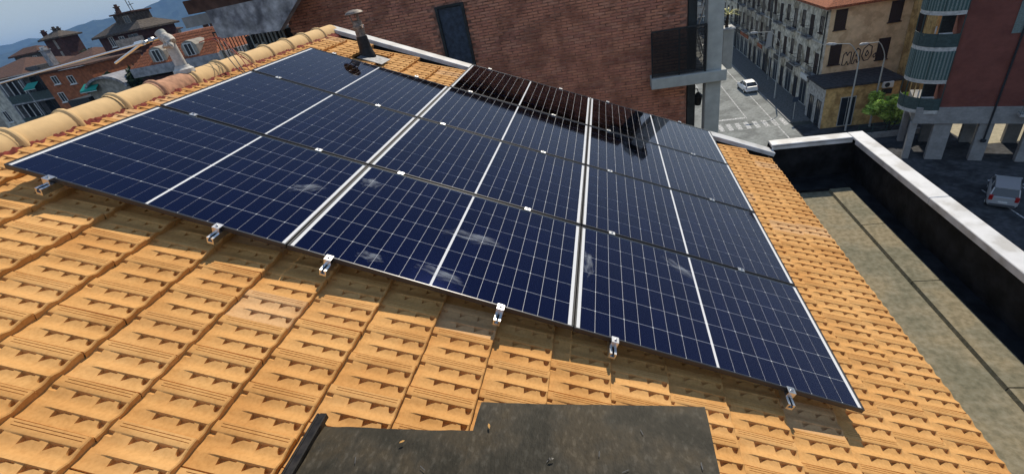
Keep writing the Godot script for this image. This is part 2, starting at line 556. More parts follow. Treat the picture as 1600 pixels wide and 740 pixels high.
func tile_height(x: float, row: float) -> float:
	var s := x / TL
	var j := int(row)
	var z := tile_z(x, j)
	var band := 0.0080
	var h := band
	if j < 13:
		if (j == 4 or j == 5 or j == 8 or j == 9) and s > 0.09 and s < 0.94 and (absf(z - 0.0135) < 0.0012 or absf(z - 0.0265) < 0.0012):
			h -= 0.006
		if z < 0.003:
			h -= 0.009
		if j == 12:
			h -= 0.0012
	else:
		var k := 0 if j < 22 else 1
		var r := j - 13 if k == 0 else j - 22
		var js := [0.0, 0.33, 0.64, 0.90, 1.3]
		var grow := 0.0
		for q in 4:
			if s >= js[q]:
				grow = clampf((s - js[q]) / (js[q + 1] - js[q] - 0.008), 0.0, 1.0)
		var on := 1.0 if k == 0 else smoothstep(0.10, 0.27, s)
		var top := band if k == 0 else lerpf(0.001, 0.0095, on)
		var foot := top - (0.0022 + 0.0042 * grow) * on
		var f := clampf((z - TE[k] - 0.0038) / (0.0855 if k == 0 else 0.062), 0.0, 1.0)
		var low := -0.0035 if k == 0 else -0.0005
		h = lerpf(foot, low, smoothstep(0.0, 0.45, f))
		var crest := lerpf(0.001, 0.0095, smoothstep(0.10, 0.27, s)) if k == 0 else 0.003
		h = lerpf(h, crest, smoothstep(0.45, 1.0, f))
		var w := tile_pit(s)
		if r <= 1 and w > 0.0:
			h -= 0.022
		if k == 0 and r <= 2 and s > 0.004 and s < 0.095:      # slot beside the start of the flat band
			h -= 0.012
		if k == 1 and r == 8:
			h -= 0.007
	if s > 0.968:
		h += 0.002
	if s > 0.988:
		h -= 0.005
	return h

func tile_mesh() -> ArrayMesh:
	var xs := []
	for q in [-0.18, 0.0, 0.008, 0.09, 0.10, 0.18, 0.26, 0.3215, 0.3302, 0.37, 0.41, 0.4495, 0.54, 0.6315, 0.6402, 0.68, 0.72, 0.7595, 0.82, 0.876, 0.8845, 0.893, 0.908, 0.923, 0.938, 0.953, 0.9615, 0.97, 0.987, 1.0]:
		xs.append(q * TL)
	var rows := []
	rows.resize(31)
	return height_mesh(xs, rows, tile_height, true)

func build_roof() -> void:
	var roof := thing("tiled_roof", "sunlit ochre clay tile roof under the solar panels, sloping down to the gutter", "roof", Vector3.ZERO, UB)
	var mb := MB.new()
	mb.box(Vector3(2.86, -0.235, 1.0 - 1.03), Vector3(6.60, 0.04, 9.5), Basis())
	part("roof_deck", mb.mesh(M.deck), roof)
	# the far side of the ridge
	mb = MB.new()
	mb.box(Vector3(0, 0, 0), Vector3(5.0, 0.08, 9.5))
	var back := UB.inverse() * Basis(Vector3(0, 0, 1), deg_to_rad(PITCH))
	part("rear_slope", mb.mesh(M.tile[2]), roof, Vector3(-0.45, -0.20, -0.03) + back * Vector3(-2.5, 0.0, 0), back)
	# tiles
	var meshes := []
	var base := tile_mesh()
	for k in 4:
		var am: ArrayMesh = base.duplicate()
		am.surface_set_material(0, M.tile[k])
		meshes.append(am)
	var spots := []
	for k in range(-4, 15):
		var nose := 1.322 + TL * k
		var phase: float = -0.885 if posmod(k, 2) == 0 else -0.985
		for m in range(-12, 32):
			var v0 := phase + TW * m          # far joint of the tile
			if v0 > 4.73 or v0 - TW < -2.7:
				continue
			var u0 := nose - TL
			var at := Vector3(u0, -0.156, -v0)
			var mid := Vector3(nose - TL * 0.5, -0.13, -v0 + TW * 0.5)
			# under the array or under the dormer: only a rim of tiles is there to be seen
			var top := 3.20 if mid.x < 1.62 else 4.35
			var hid: bool = (mid.x > 0.35 and mid.x < 4.95 and v0 - TW * 0.5 > 0.32 and v0 - TW * 0.5 < top)
			var w: Vector3 = UB * mid
			if w.x > 2.3 and w.x < 3.65 and w.z > 1.05:
				hid = true
			if Vector2(mid.x - 0.45, -mid.z - 4.10).length() < 0.13:
				continue
			var q := (w - Vector3(CAMP[0], CAMP[1], CAMP[2]))
			var fwd := -Vector3(CAMZ[0], CAMZ[1], CAMZ[2])
			var dist := q.length()
			var inside := q.dot(fwd) > 0.3 and q.normalized().dot(fwd) > 0.66
			spots.append([at, 1000.0 if hid else (500.0 + dist if not inside else dist)])
	spots.sort_custom(func(a, b): return a[1] < b[1])
	var rest := []
	for i in spots.size():
		var at: Vector3 = spots[i][0]
		var b := Basis(Vector3(0, 0, 1), deg_to_rad(5.0) + rng.randfn(0.0, 0.004)) * Basis(Vector3.UP, rng.randfn(0.0, 0.006)) * Basis(Vector3(1, 0, 0), rng.randfn(0.0, 0.006))
		at += Vector3(rng.randfn(0.0, 0.0016), rng.randfn(0.0, 0.001), rng.randfn(0.0, 0.001))
		var which := 0
		var r := rng.randf()
		if r > 0.93: which = 3
		elif r > 0.66: which = 2
		elif r > 0.38: which = 1
		if i < 300:
			part("roof_tile", meshes[which], roof, at, b)
		else:
			rest.append(Transform3D(b, at))
	var mm := MultiMesh.new()
	mm.transform_format = MultiMesh.TRANSFORM_3D
	mm.mesh = meshes[0]
	mm.instance_count = rest.size()
	for i in rest.size():
		mm.set_instance_transform(i, rest[i])
	var mi := MultiMeshInstance3D.new()
	mi.name = "further_tiles"
	mi.multimesh = mm
	mi.set_meta("kind", "stuff")
	roof.add_child(mi)
	# ridge: half-round caps with a raised collar, bedded in red mortar
	var cap_n := []
	var cap_o := []
	var profile := func(mm_: MB, r0: float, r1: float, z0: float, z1: float) -> void:
		var k := 14
		for i in k:
			var a0 := deg_to_rad(-14.0 + 208.0 * i / k)
			var a1 := deg_to_rad(-14.0 + 208.0 * (i + 1) / k)
			var d0 := Vector3(cos(a0), sin(a0), 0)
			var d1 := Vector3(cos(a1), sin(a1), 0)
			var sl := Vector2(z1 - z0, r0 - r1).normalized()
			var n0 := d0 * sl.x + Vector3(0, 0, sl.y)
			var n1 := d1 * sl.x + Vector3(0, 0, sl.y)
			mm_.squad([d0 * r0 + Vector3(0, 0, z0), d1 * r0 + Vector3(0, 0, z0), d1 * r1 + Vector3(0, 0, z1), d0 * r1 + Vector3(0, 0, z1)], [n0, n1, n1, n0])
	mb = MB.new()
	for st in [[0.112, 0.126, 0.0, 0.0], [0.126, 0.123, 0.0, 0.352], [0.123, 0.137, 0.352, 0.355], [0.137, 0.144, 0.355, 0.362], [0.144, 0.146, 0.362, 0.374], [0.146, 0.144, 0.374, 0.386], [0.144, 0.137, 0.386, 0.393], [0.137, 0.130, 0.393, 0.396], [0.130, 0.130, 0.396, 0.418]]:
		profile.call(mb, st[0], st[1], st[2], st[3])
	var cap := mb.mesh(M.ridge)
	var cap_old := mb.mesh(M.ridge_old)
	var inv := UB.inverse()
	for i in 16:
		var v_far := 4.86 - 0.409 * i
		var at := inv * Vector3(-0.495, -0.004 + rng.randfn(0, 0.002), -v_far)
		part("ridge_tile", cap_old if i == 7 else cap, roof, at, inv * Basis(Vector3.UP, rng.randfn(0.0, 0.008)) * Basis(Vector3(0, 0, 1), rng.randfn(0.0, 0.02)))
	# mortar bed: a lumpy strip each side
	var f := noise(5, 5.0, 3)
	var xs := []
	for i in 12:
		xs.append(-0.42 + 0.165 * i / 11.0)
	var zs := []
	for i in 420:
		zs.append(-4.85 + 6.2 * i / 419.0)
	var bed := height_mesh(xs, zs, func(x, z): return -0.130 - 0.024 * smoothstep(-0.38, -0.29, x) + 0.012 * f.get_noise_2d(x * 3.0, z * 1.3) + 0.012 * f.get_noise_2d(x * 14.0 + 50.0, z * 9.0) - 0.03 * smoothstep(-0.28, -0.255, x))
	bed.surface_set_material(0, M.mortar)
	part("mortar_bed", bed, roof)
	# verge: low upstand along the far gable, capped with white sheet
	mb = MB.new()
	mb.box(Vector3(2.835, -0.34, -4.87), Vector3(6.73, 0.40, 0.17))
	part("verge_upstand", mb.mesh(M.bitumen), roof)
	for k in 3:
		mb = MB.new()
		var len := 2.262
		mb.cbox(Vector3(-0.52 + len * (k + 0.5), -0.118, -4.86), Vector3(len - 0.004, 0.035, 0.20), 0.006)
		mb.cbox(Vector3(-0.52 + len * (k + 0.5), -0.142, -4.763), Vector3(len - 0.006, 0.03, 0.006), 0.002)
		part("verge_coping", mb.mesh(M.coping), roof)
	mb = MB.new()
	mb.cbox(Vector3(6.18, -0.20, 1.0 - 1.03), Vector3(0.03, 0.07, 9.4), 0.004)
	part("eave_edge", mb.mesh(M.deck), roof)
	# the walls of the building below
	mb = MB.new()
	mb.box(Vector3(0.9, -12.6, -0.2), Vector3(9.4, 19.8, 9.4))
	var body := part("building_body", mb.mesh(M.cream_grey), roof, Vector3.ZERO, inv)

func build_gutter() -> void:
	# flat terrace gutter between the eave and the street parapet
	var g := thing("concrete_gutter", "weathered concrete gutter floor between tile eave and black parapet", "gutter")
	var mb := MB.new()
	mb.box(Vector3(6.25, -3.24, -0.2), Vector3(1.26, 0.3, 9.5))
	part("floor_slab", mb.mesh(M.screed), g)
	var zz := -4.46
	for len in [0.98, 1.12, 1.35, 1.5, 1.6, 1.6]:     # raised screed fillet, cracked across
		mb = MB.new()
		var ps := [Vector2(6.35, -3.092), Vector2(6.78, -3.092), Vector2(6.78, -3.046), Vector2(6.362, -3.052)]
		mb.prism(ps, zz + 0.006, zz + len - 0.006)
		part("edge_fillet", mb.mesh(M.screed), g)
		zz += len
	var p := thing("parapet_wall", "black bitumen lined parapet with white coping beside the street", "parapet")
	mb = MB.new()
	mb.box(Vector3(6.69, -3.055, -0.05), Vector3(0.17, 0.03, 9.1)); mb.box(Vector3(6.2, -3.075, -4.68), Vector3(1.12, 0.05, 0.42))  # black floor strips: shade at the foot of both walls, painted in
	mb.box(Vector3(6.825, -2.83, -0.25), Vector3(0.14, 0.62, 9.5)); mb.box(Vector3(6.22, -2.83, -4.98), Vector3(1.07, 0.62, 0.16))
	part("wall_core_and_floor_shade", mb.mesh(M.bitumen), p)
	mb = MB.new()                                      # outer skin
	mb.box(Vector3(6.885, -12.4, -0.3), Vector3(0.02, 19.7, 9.5)); mb.box(Vector3(6.28, -12.4, -5.07), Vector3(1.19, 19.7, 0.02))
	part("outer_wall", mb.mesh(M.cream_grey), p)
	zz = -5.06
	for len in [2.0, 2.0, 2.0, 2.0, 1.6]:
		mb = MB.new()
		var a: float = zz
		mb.cbox(Vector3(6.812, -2.503, a + len * 0.5), Vector3(0.19, 0.035, len - 0.004), 0.006)
		mb.cbox(Vector3(6.722, -2.535, a + len * 0.5 + (0.13 if a < -5 else 0.0)), Vector3(0.006, 0.06, len - 0.006 - (0.26 if a < -5 else 0.0)), 0.002)
		part("coping", mb.mesh(M.coping), p)
		zz += len
	mb = MB.new()
	mb.cbox(Vector3(6.20, -2.5045, -4.965), Vector3(1.03, 0.035, 0.19), 0.006)
	mb.cbox(Vector3(6.205, -2.535, -4.873), Vector3(1.03, 0.06, 0.006), 0.002)
	part("coping", mb.mesh(M.coping), p)

func build_dormer() -> void:
	var d := thing("flat_dormer", "flat dormer covered in dark grey roofing felt in front of the tiles", "dormer")
	var f := noise(8, 2.2, 4)
	var sheet := func(x0: float, x1: float, z0: float, z1: float, y: float, amp: float, sag: float) -> ArrayMesh:
		var xs := []
		var zs := []
		for i in 34: xs.append(lerpf(x0, x1, i / 33.0))
		for i in 26: zs.append(lerpf(z0, z1, i / 25.0))
		return height_mesh(xs, zs, func(x, z): return y + amp * f.get_noise_2d(x * 1.3, z * 1.3) + amp * 0.3 * f.get_noise_2d(x * 6.0, z * 6.0) - sag * exp(-maxf(z - z0, 0.0) * 26.0) * 0.012)
	var a: ArrayMesh = sheet.call(2.925, 3.735, 0.865, 1.95, -0.93, 0.006, 1.0)
	a.surface_set_material(0, M.sheet)
	part("felt_sheet", a, d)
	var b: ArrayMesh = sheet.call(2.245, 2.955, 0.945, 1.95, -1.0, 0.008, 0.8)
	b.surface_set_material(0, M.sheet)
	part("felt_sheet", b, d)
	var mb := MB.new()
	mb.prism([Vector2(2.93, -0.945), Vector2(2.93, -2.2), Vector2(3.728, -2.2), Vector2(3.728, -0.945)], 0.872, 1.94)
	mb.prism([Vector2(2.25, -1.02), Vector2(2.25, -2.0), Vector2(2.94, -2.0), Vector2(2.94, -1.02)], 0.952, 1.94)
	part("cheek_wall", mb.mesh(M.strip), d)
	mb = MB.new()
	mb.cbox(Vector3(2.224, -0.998, 1.42), Vector3(0.034, 0.03, 1.04), 0.004)
	mb.cbox(Vector3(2.198, -1.03, 1.42), Vector3(0.012, 0.09, 1.04), 0.003)
	part("edge_trim", mb.mesh(M.strip), d)
	var rs := RandomNumberGenerator.new()
	rs.seed = 77
	for k in 9:                                        # faint scuffs
		mb = MB.new()
		var raised := k % 3 != 0
		var ln := rs.randf_range(0.006, 0.016)
		mb.quad(Vector3(-ln, 0, 0.0013), Vector3(ln, 0, 0.0013), Vector3(ln * 0.8, 0, -0.0012), Vector3(-ln * 0.7, 0, -0.0012))
		part("scuff_mark", mb.mesh(M.concrete_dark), d, Vector3(rs.randf_range(3.0, 3.7) if raised else rs.randf_range(2.3, 2.88), (-0.9245 if raised else -0.9925), rs.randf_range(0.93, 1.15) if raised else rs.randf_range(1.0, 1.16)), turn(rs.randf_range(20, 160)))
	# dry leaves lying on the felt
	for s in [[2.63, 1.015, -0.992, 30.0], [2.985, 0.985, -0.922, 110.0], [3.22, 1.10, -0.923, 200.0]]:
		mb = MB.new()
		var w := 0.0045
		for k in 3:
			var x0 := -0.012 + 0.008 * k
			mb.quad(Vector3(x0, 0.002 * sin(k), -w * sin(PI * k / 3.0)), Vector3(x0, 0.002 * sin(k), w * sin(PI * k / 3.0)), Vector3(x0 + 0.008, 0.002 * sin(k + 1.0), w * sin(PI * (k + 1) / 3.0)), Vector3(x0 + 0.008, 0.002 * sin(k + 1.0), -w * sin(PI * (k + 1) / 3.0)))
		var lf: String = ["dry orange leaf lying on the lower felt of the dormer", "dry orange leaf lying beside the raised step of the felt", "dark curled leaf lying on the raised felt sheet"][int(s[3] / 90.0)]
		solo("fallen_leaf", mb.mesh(M.leaf_dry if s[3] < 150 else M.strip), lf, "leaf", Vector3(s[0], s[2] + 0.004, s[1]), turn(s[3]), "leaves fallen on the dormer")

# ---------------------------------------------------------------- the solar array
const PL := 1.732
const PW := 1.134
const GAP := 0.02
const GU := 0.006

func panel_proto() -> Node3D:
	var p := thing("solar_panel", "", "solar panel", Vector3.ZERO, UB, "solar panels of the roof array")
	var mb := MB.new()
	for sg in [-1.0, 1.0]:
		mb.cbox(Vector3(0, -0.0165, sg * (PW * 0.5 - 0.0055)), Vector3(PL, 0.033, 0.011), 0.0022)
		mb.cbox(Vector3(sg * (PL * 0.5 - 0.0055), -0.0163, 0), Vector3(0.011, 0.0326, PW - 0.022), 0.0022)
		mb.box(Vector3(0, -0.0325, sg * (PW * 0.5 - 0.026)), Vector3(PL - 0.03, 0.0015, 0.03))
	part("frame", mb.mesh(M.frame), p)
	mb = MB.new()
	mb.box(Vector3(0, -0.0085, 0), Vector3(PL - 0.022, 0.004, PW - 0.022))
	part("backsheet", mb.mesh(M.backsheet), p)
	mb = MB.new()
	var gx := PL * 0.5 - 0.011
	var gz := PW * 0.5 - 0.011
	mb.quad(Vector3(-gx, -0.0022, gz), Vector3(gx, -0.0022, gz), Vector3(gx, -0.0022, -gz), Vector3(-gx, -0.0022, -gz))
	part("glass_cover", mb.mesh(M.panel_glass), p)
	mb = MB.new()
	mb.cbox(Vector3(0, -0.024, 0), Vector3(0.12, 0.018, 0.05), 0.004)
	part("junction_box", mb.mesh(M.cable_black), p)
	# half cells: 6 rows of 18, two of the corners cut off
	var cells := []
	for flip in 2:
		for tone in 3:
			mb = MB.new()
			var cw := 0.0897
			var ch := 0.1805
			var k := 0.0035
			var a := [Vector2(-cw / 2, -ch / 2), Vector2(cw / 2 - k, -ch / 2), Vector2(cw / 2, -ch / 2 + k), Vector2(cw / 2, ch / 2 - k), Vector2(cw / 2 - k, ch / 2), Vector2(-cw / 2, ch / 2)]
			if flip:
				a = a.map(func(q): return Vector2(-q.x, q.y))
				a.reverse()
			mb.prism(a, 0.0, 0.0009, Transform3D(Basis(Vector3(1, 0, 0), -PI / 2), Vector3.ZERO))
			cells.append(mb.mesh(M.cell[tone]))
	for r in 6:
		for q in 18:
			var x := -0.8335 + 0.0918 * q + 0.0459 + (0.0145 if q > 8 else 0.0)
			var z := -0.5525 + 0.18415 * r + 0.0921
			part("cell", cells[(q % 2) * 3 + (0 if rng.randf() < 0.6 else rng.randi() % 3)], p, Vector3(x, -0.0062, z))
	return p

func build_panels() -> void:
	var proto := panel_proto()
	var labels := {
		"00": "solar panel in the front row next to the ridge, left corner of the array", "10": "solar panel in the middle of the front row, with pale smears on its glass", "20": "solar panel at the front right corner of the array, near the gutter",
		"01": "solar panel in the second row beside the ridge, left of the double white seam", "11": "solar panel in the middle of the second row from the front", "21": "solar panel in the second row on the gutter side, two seams from the ridge",
		"02": "solar panel in the third row beside the ridge, just in front of the flue pipe", "12": "solar panel in the middle of the third row, reflecting pale blue sky", "22": "solar panel in the third row on the gutter side, reflecting a gable corner",
		"13": "black looking solar panel in the short top row, beside the bare tiles", "23": "solar panel in the short top row at the gutter side, half dark and half pale"}
	var first := true
	var front := []
	for r in 4:
		for c in 3:
			if r == 3 and c == 0:
				continue
			var p: Node3D = proto
			if not first:
				p = proto.duplicate()
				p.name = numbered("solar_panel")
				add_child(p)
			first = false
			var lift := -0.0015 if r == 3 else 0.0
			p.transform = Transform3D(UB * Basis(Vector3.UP, rng.randfn(0.0, 0.0008)) * Basis(Vector3(1, 0, 0), rng.randfn(0.0, 0.0012)) * Basis(Vector3(0, 0, 1), rng.randfn(0.0, 0.0012)), roofp(c * (PL + GU) + PL * 0.5, r * (PW + GAP) + PW * 0.5, lift))
			p.set_meta("label", labels["%d%d" % [c, r]])
			if r == 0:
				front.append(p)
	for c in 3:
		var p: Node3D = front[c]
		# wiped marks left in the dust on the glass
		var marks: Array = [[[0.66, -0.05, 0.26, 0.14, 40.0]], [[0.14, -0.02, 0.46, 0.16, 4.0], [-0.74, -0.33, 0.16, 0.20, 40.0], [-0.40, 0.46, 0.18, 0.12, 5.0], [0.04, 0.44, 0.36, 0.12, -8.0]], [[-0.10, -0.36, 0.34, 0.12, -38.0], [-0.80, -0.1, 0.10, 0.40, 0.0]]][c]
		for mk in marks:
			var mb := MB.new()
			mb.quad(Vector3(-mk[2] / 2, 0, mk[3] / 2), Vector3(mk[2] / 2, 0, mk[3] / 2), Vector3(mk[2] / 2, 0, -mk[3] / 2), Vector3(-mk[2] / 2, 0, -mk[3] / 2))
			part("dust_smear", mb.mesh(M.dust), p, Vector3(mk[0], -0.0016, mk[1]), turn(mk[4]))
	# rails, two under each column of panels, with their clamps and hooks
	var us := [0.29, 1.325, 2.0, 3.035, 3.72, 4.765]
	var names := ["nearest the ridge", "second from the ridge", "third from the ridge", "under the middle of the array, fourth from the ridge", "second from the gutter", "nearest the gutter"]
	var prof := [Vector2(-0.02, -0.074), Vector2(0.02, -0.074), Vector2(0.02, -0.034), Vector2(0.006, -0.034), Vector2(0.006, -0.042), Vector2(0.013, -0.046), Vector2(0.013, -0.060), Vector2(-0.013, -0.060), Vector2(-0.013, -0.046), Vector2(-0.006, -0.042), Vector2(-0.006, -0.034), Vector2(-0.02, -0.034)]
	for i in 6:
		var rows := 3 if i < 2 else 4
		var top := rows * (PW + GAP) - GAP
		var rail := thing("mounting_rail", "aluminium panel rail with clamps, " + names[i], "rail", roofp(us[i], 0, 0), UB, "mounting rails under the solar panels")
		var mb := MB.new()
		mb.prism(prof, -top - 0.06, 0.085)
		part("profile", mb.mesh(M.alu), rail)
		for r in rows + 1:
			var z := -r * (PW + GAP) + GAP * 0.5
			mb = MB.new()
			if r == 0 or r == rows:
				var s := 1.0 if r == 0 else -1.0
				var z0 := 0.0 if r == 0 else -top
				mb.cbox(Vector3(0, 0.0035, z0 + s * 0.010), Vector3(0.044, 0.005, 0.046), 0.0012)
				mb.cbox(Vector3(0, -0.0155, z0 + s * 0.0305), Vector3(0.044, 0.037, 0.005), 0.0012)
				mb.cbox(Vector3(0, -0.0325, z0 + s * 0.018), Vector3(0.040, 0.004, 0.028), 0.001)
				part("end_clamp", mb.mesh(M.alu), rail)
				z = z0 + s * 0.014
			else:
				mb.cbox(Vector3(0, 0.0035, z), Vector3(0.050, 0.005, 0.040), 0.0012)
				mb.cbox(Vector3(0, -0.016, z), Vector3(0.044, 0.034, 0.014), 0.001)
				part("mid_clamp", mb.mesh(M.alu), rail)
			mb = MB.new()
			mb.tube([Vector3(0, 0.0055, z), Vector3(0, 0.010, z)], 0.0075, 6)
			mb.lathe([Vector2(0.0075, 0.010), Vector2(0.0068, 0.0125), Vector2(0.0045, 0.0148), Vector2(0.0, 0.0158)], 12, Transform3D(Basis(), Vector3(0, 0, z)))
			part("bolt", mb.mesh(M.steel), rail)
		for k in rows + 1:
			var z := -0.42 - 1.02 * k
			if -z > top: continue
			mb = MB.new()
			mb.cbox(Vector3(0.026, -0.085, z), Vector3(0.006, 0.10, 0.035), 0.001)
			mb.cbox(Vector3(0.0, -0.134, z), Vector3(0.10, 0.006, 0.035), 0.001)
			part("roof_hook", mb.mesh(M.steel), rail)

func build_roof_fittings() -> void:
	# flue with cowl at the back of the roof
	var base := roofp(0.45, 4.10, -0.165)
	var fl := thing("flue_pipe", "dark flue pipe with pale collar and round metal cowl behind the panels", "flue", base)
	var mb := MB.new()
	mb.lathe([Vector2(0.115, -0.03), Vector2(0.105, 0.05), Vector2(0.082, 0.14), Vector2(0.070, 0.29), Vector2(0.0, 0.29)], 20)
	part("sleeve", mb.mesh(M.flue_dark), fl)
	mb = MB.new()
	mb.lathe([Vector2(0.061, 0.28), Vector2(0.061, 0.385), Vector2(0.072, 0.388), Vector2(0.074, 0.415), Vector2(0.062, 0.42), Vector2(0.058, 0.47), Vector2(0.046, 0.475), Vector2(0.046, 0.40)], 20)
	part("pipe", mb.mesh(M.flue), fl)
	mb = MB.new()
	mb.cbox(Vector3(0.075, 0.40, 0.02), Vector3(0.03, 0.035, 0.03), 0.004)
	part("clamp_bolt", mb.mesh(M.steel), fl)
	for k in 3:
		var a := TAU * k / 3.0 + 0.4
		mb = MB.new()
		var d := Vector3(cos(a), 0, sin(a))
		mb.tube([d * 0.050 + Vector3(0, 0.45, 0), d * 0.062 + Vector3(0, 0.51, 0), d * 0.066 + Vector3(0, 0.57, 0)], 0.009, 6)
		part("strut", mb.mesh(M.flue), fl)
	mb = MB.new()
	mb.lathe([Vector2(0.0, 0.562), Vector2(0.10, 0.566), Vector2(0.118, 0.560), Vector2(0.119, 0.566), Vector2(0.10, 0.585), Vector2(0.055, 0.602), Vector2(0.0, 0.608)], 24)
	part("cowl", mb.mesh(M.flue), fl)
	mb = MB.new()
	mb.cbox(Vector3(0.10, -0.115, -4.03), Vector3(0.34, 0.008, 0.30), 0.002)
	part("flashing", mb.mesh(M.lead), fl, UB * Vector3(0.45, 0, 0) - base, UB)
	# white vent pipe astride the ridge
	var vb := Vector3(-0.50, 0.105, -2.04)
	var ve := thing("vent_pipe", "white plastic vent pipe wrapped in tape standing on the ridge", "vent", vb)
	mb = MB.new()
	mb.lathe([Vector2(0.0, 0.02), Vector2(0.095, 0.0), Vector2(0.092, 0.035), Vector2(0.07, 0.05), Vector2(0.062, 0.07)], 20)
	part("base_collar", mb.mesh(M.pvc), ve)
	mb = MB.new()
	mb.tube([Vector3(0, 0.03, 0), Vector3(0, 0.16, 0), Vector3(-0.004, 0.30, 0)], [0.054, 0.049, 0.046], 18)
	part("pipe", mb.mesh(M.pvc), ve)
	mb = MB.new()
	mb.tube([Vector3(-0.035, 0.335, 0.0), Vector3(0.02, 0.30, 0.01), Vector3(0.05, 0.275, 0.015)], [0.046, 0.055, 0.040], 14)
	mb.tube([Vector3(0.03, 0.285, 0.04), Vector3(0.055, 0.26, 0.055), Vector3(0.06, 0.235, 0.045)], [0.02, 0.028, 0.012], 9)
	mb.tube([Vector3(-0.04, 0.25, 0.045), Vector3(0.0, 0.262, 0.06), Vector3(0.05, 0.25, 0.045)], [0.014, 0.02, 0.016], 9)
	part("tape_wrapping", mb.mesh(M.tape), ve)
	mb = MB.new()
	mb.tube([Vector3(-0.055, 0.375, -0.01), Vector3(-0.02, 0.315, 0.0)], 0.047, 16)
	part("cap", mb.mesh(M.column), ve)
	# aerial boom tied to the vent
	var an := thing("aerial_boom", "long white metal aerial rod lashed to the vent pipe above the ridge", "aerial", vb)
	mb = MB.new()
	mb.tube([Vector3(-3.2, 0.178, 0.02), Vector3(-0.30, 0.318, 0.02)], 0.0085, 10)
	part("boom", mb.mesh(M.antenna), an)
	mb = MB.new()
	mb.tube([Vector3(-0.33, 0.316, 0.02), Vector3(-0.02, 0.331, 0.03)], 0.011, 10)
	mb.cbox(Vector3(-0.14, 0.33, 0.03), Vector3(0.05, 0.035, 0.04), 0.006)
	mb.cbox(Vector3(-0.21, 0.32, 0.03), Vector3(0.03, 0.03, 0.045), 0.006)
	part("bracket", mb.mesh(M.steel), an)
	mb = MB.new()
	mb.tube([Vector3(-0.345, 0.316, 0.02), Vector3(-0.255, 0.321, 0.022)], 0.024, 14)
	part("insulator", mb.mesh(M.antenna), an)
	mb = MB.new()
	mb.tube([Vector3(-0.29, 0.31, 0.03), Vector3(-0.66, 0.20, 0.05)], 0.011, 10)
	part("short_rod", mb.mesh(M.antenna), an)
	# cables coming over the ridge to the array
	var cb := thing("cable_bundle", "loose red and black cables crossing the ridge towards the panels", "cable", roofp(-0.35, 2.35, -0.05))
	for k in 5:
		mb = MB.new()
		var o := 0.018 * k
		var path := []
		for i in 15:
			var s := i / 14.0
			var u := lerpf(-0.62, 0.02, s)
			var hh := -0.03 + 0.105 * exp(-pow((u + 0.50) / 0.16, 2.0)) + 0.006 * sin(9.0 * s + k)
			path.append(roofp(u, 2.42 + o + 0.16 * sin(2.2 * s + k * 0.6) - 0.12 * s, hh + (0.052 if u > -0.65 else 0.0) - 0.045 * smoothstep(-0.25, 0.0, u)) - cb.position)
		mb.tube(path, 0.0045, 6)
		part("cable", mb.mesh(M.cable_red if k < 3 else M.cable_black), cb)

# ---------------------------------------------------------------- ground and streets
func sheet(x0: float, x1: float, z0: float, z1: float, y: float, m: Material, thick := 0.0) -> ArrayMesh:
	var mb := MB.new()
	if thick > 0.0:
		mb.cbox(Vector3((x0 + x1) / 2, y - thick / 2, (z0 + z1) / 2), Vector3(x1 - x0, thick, z1 - z0), 0.015)
	else:
		mb.quad(Vector3(x0, y, z1), Vector3(x1, y, z1), Vector3(x1, y, z0), Vector3(x0, y, z0))
	return mb.mesh(m)

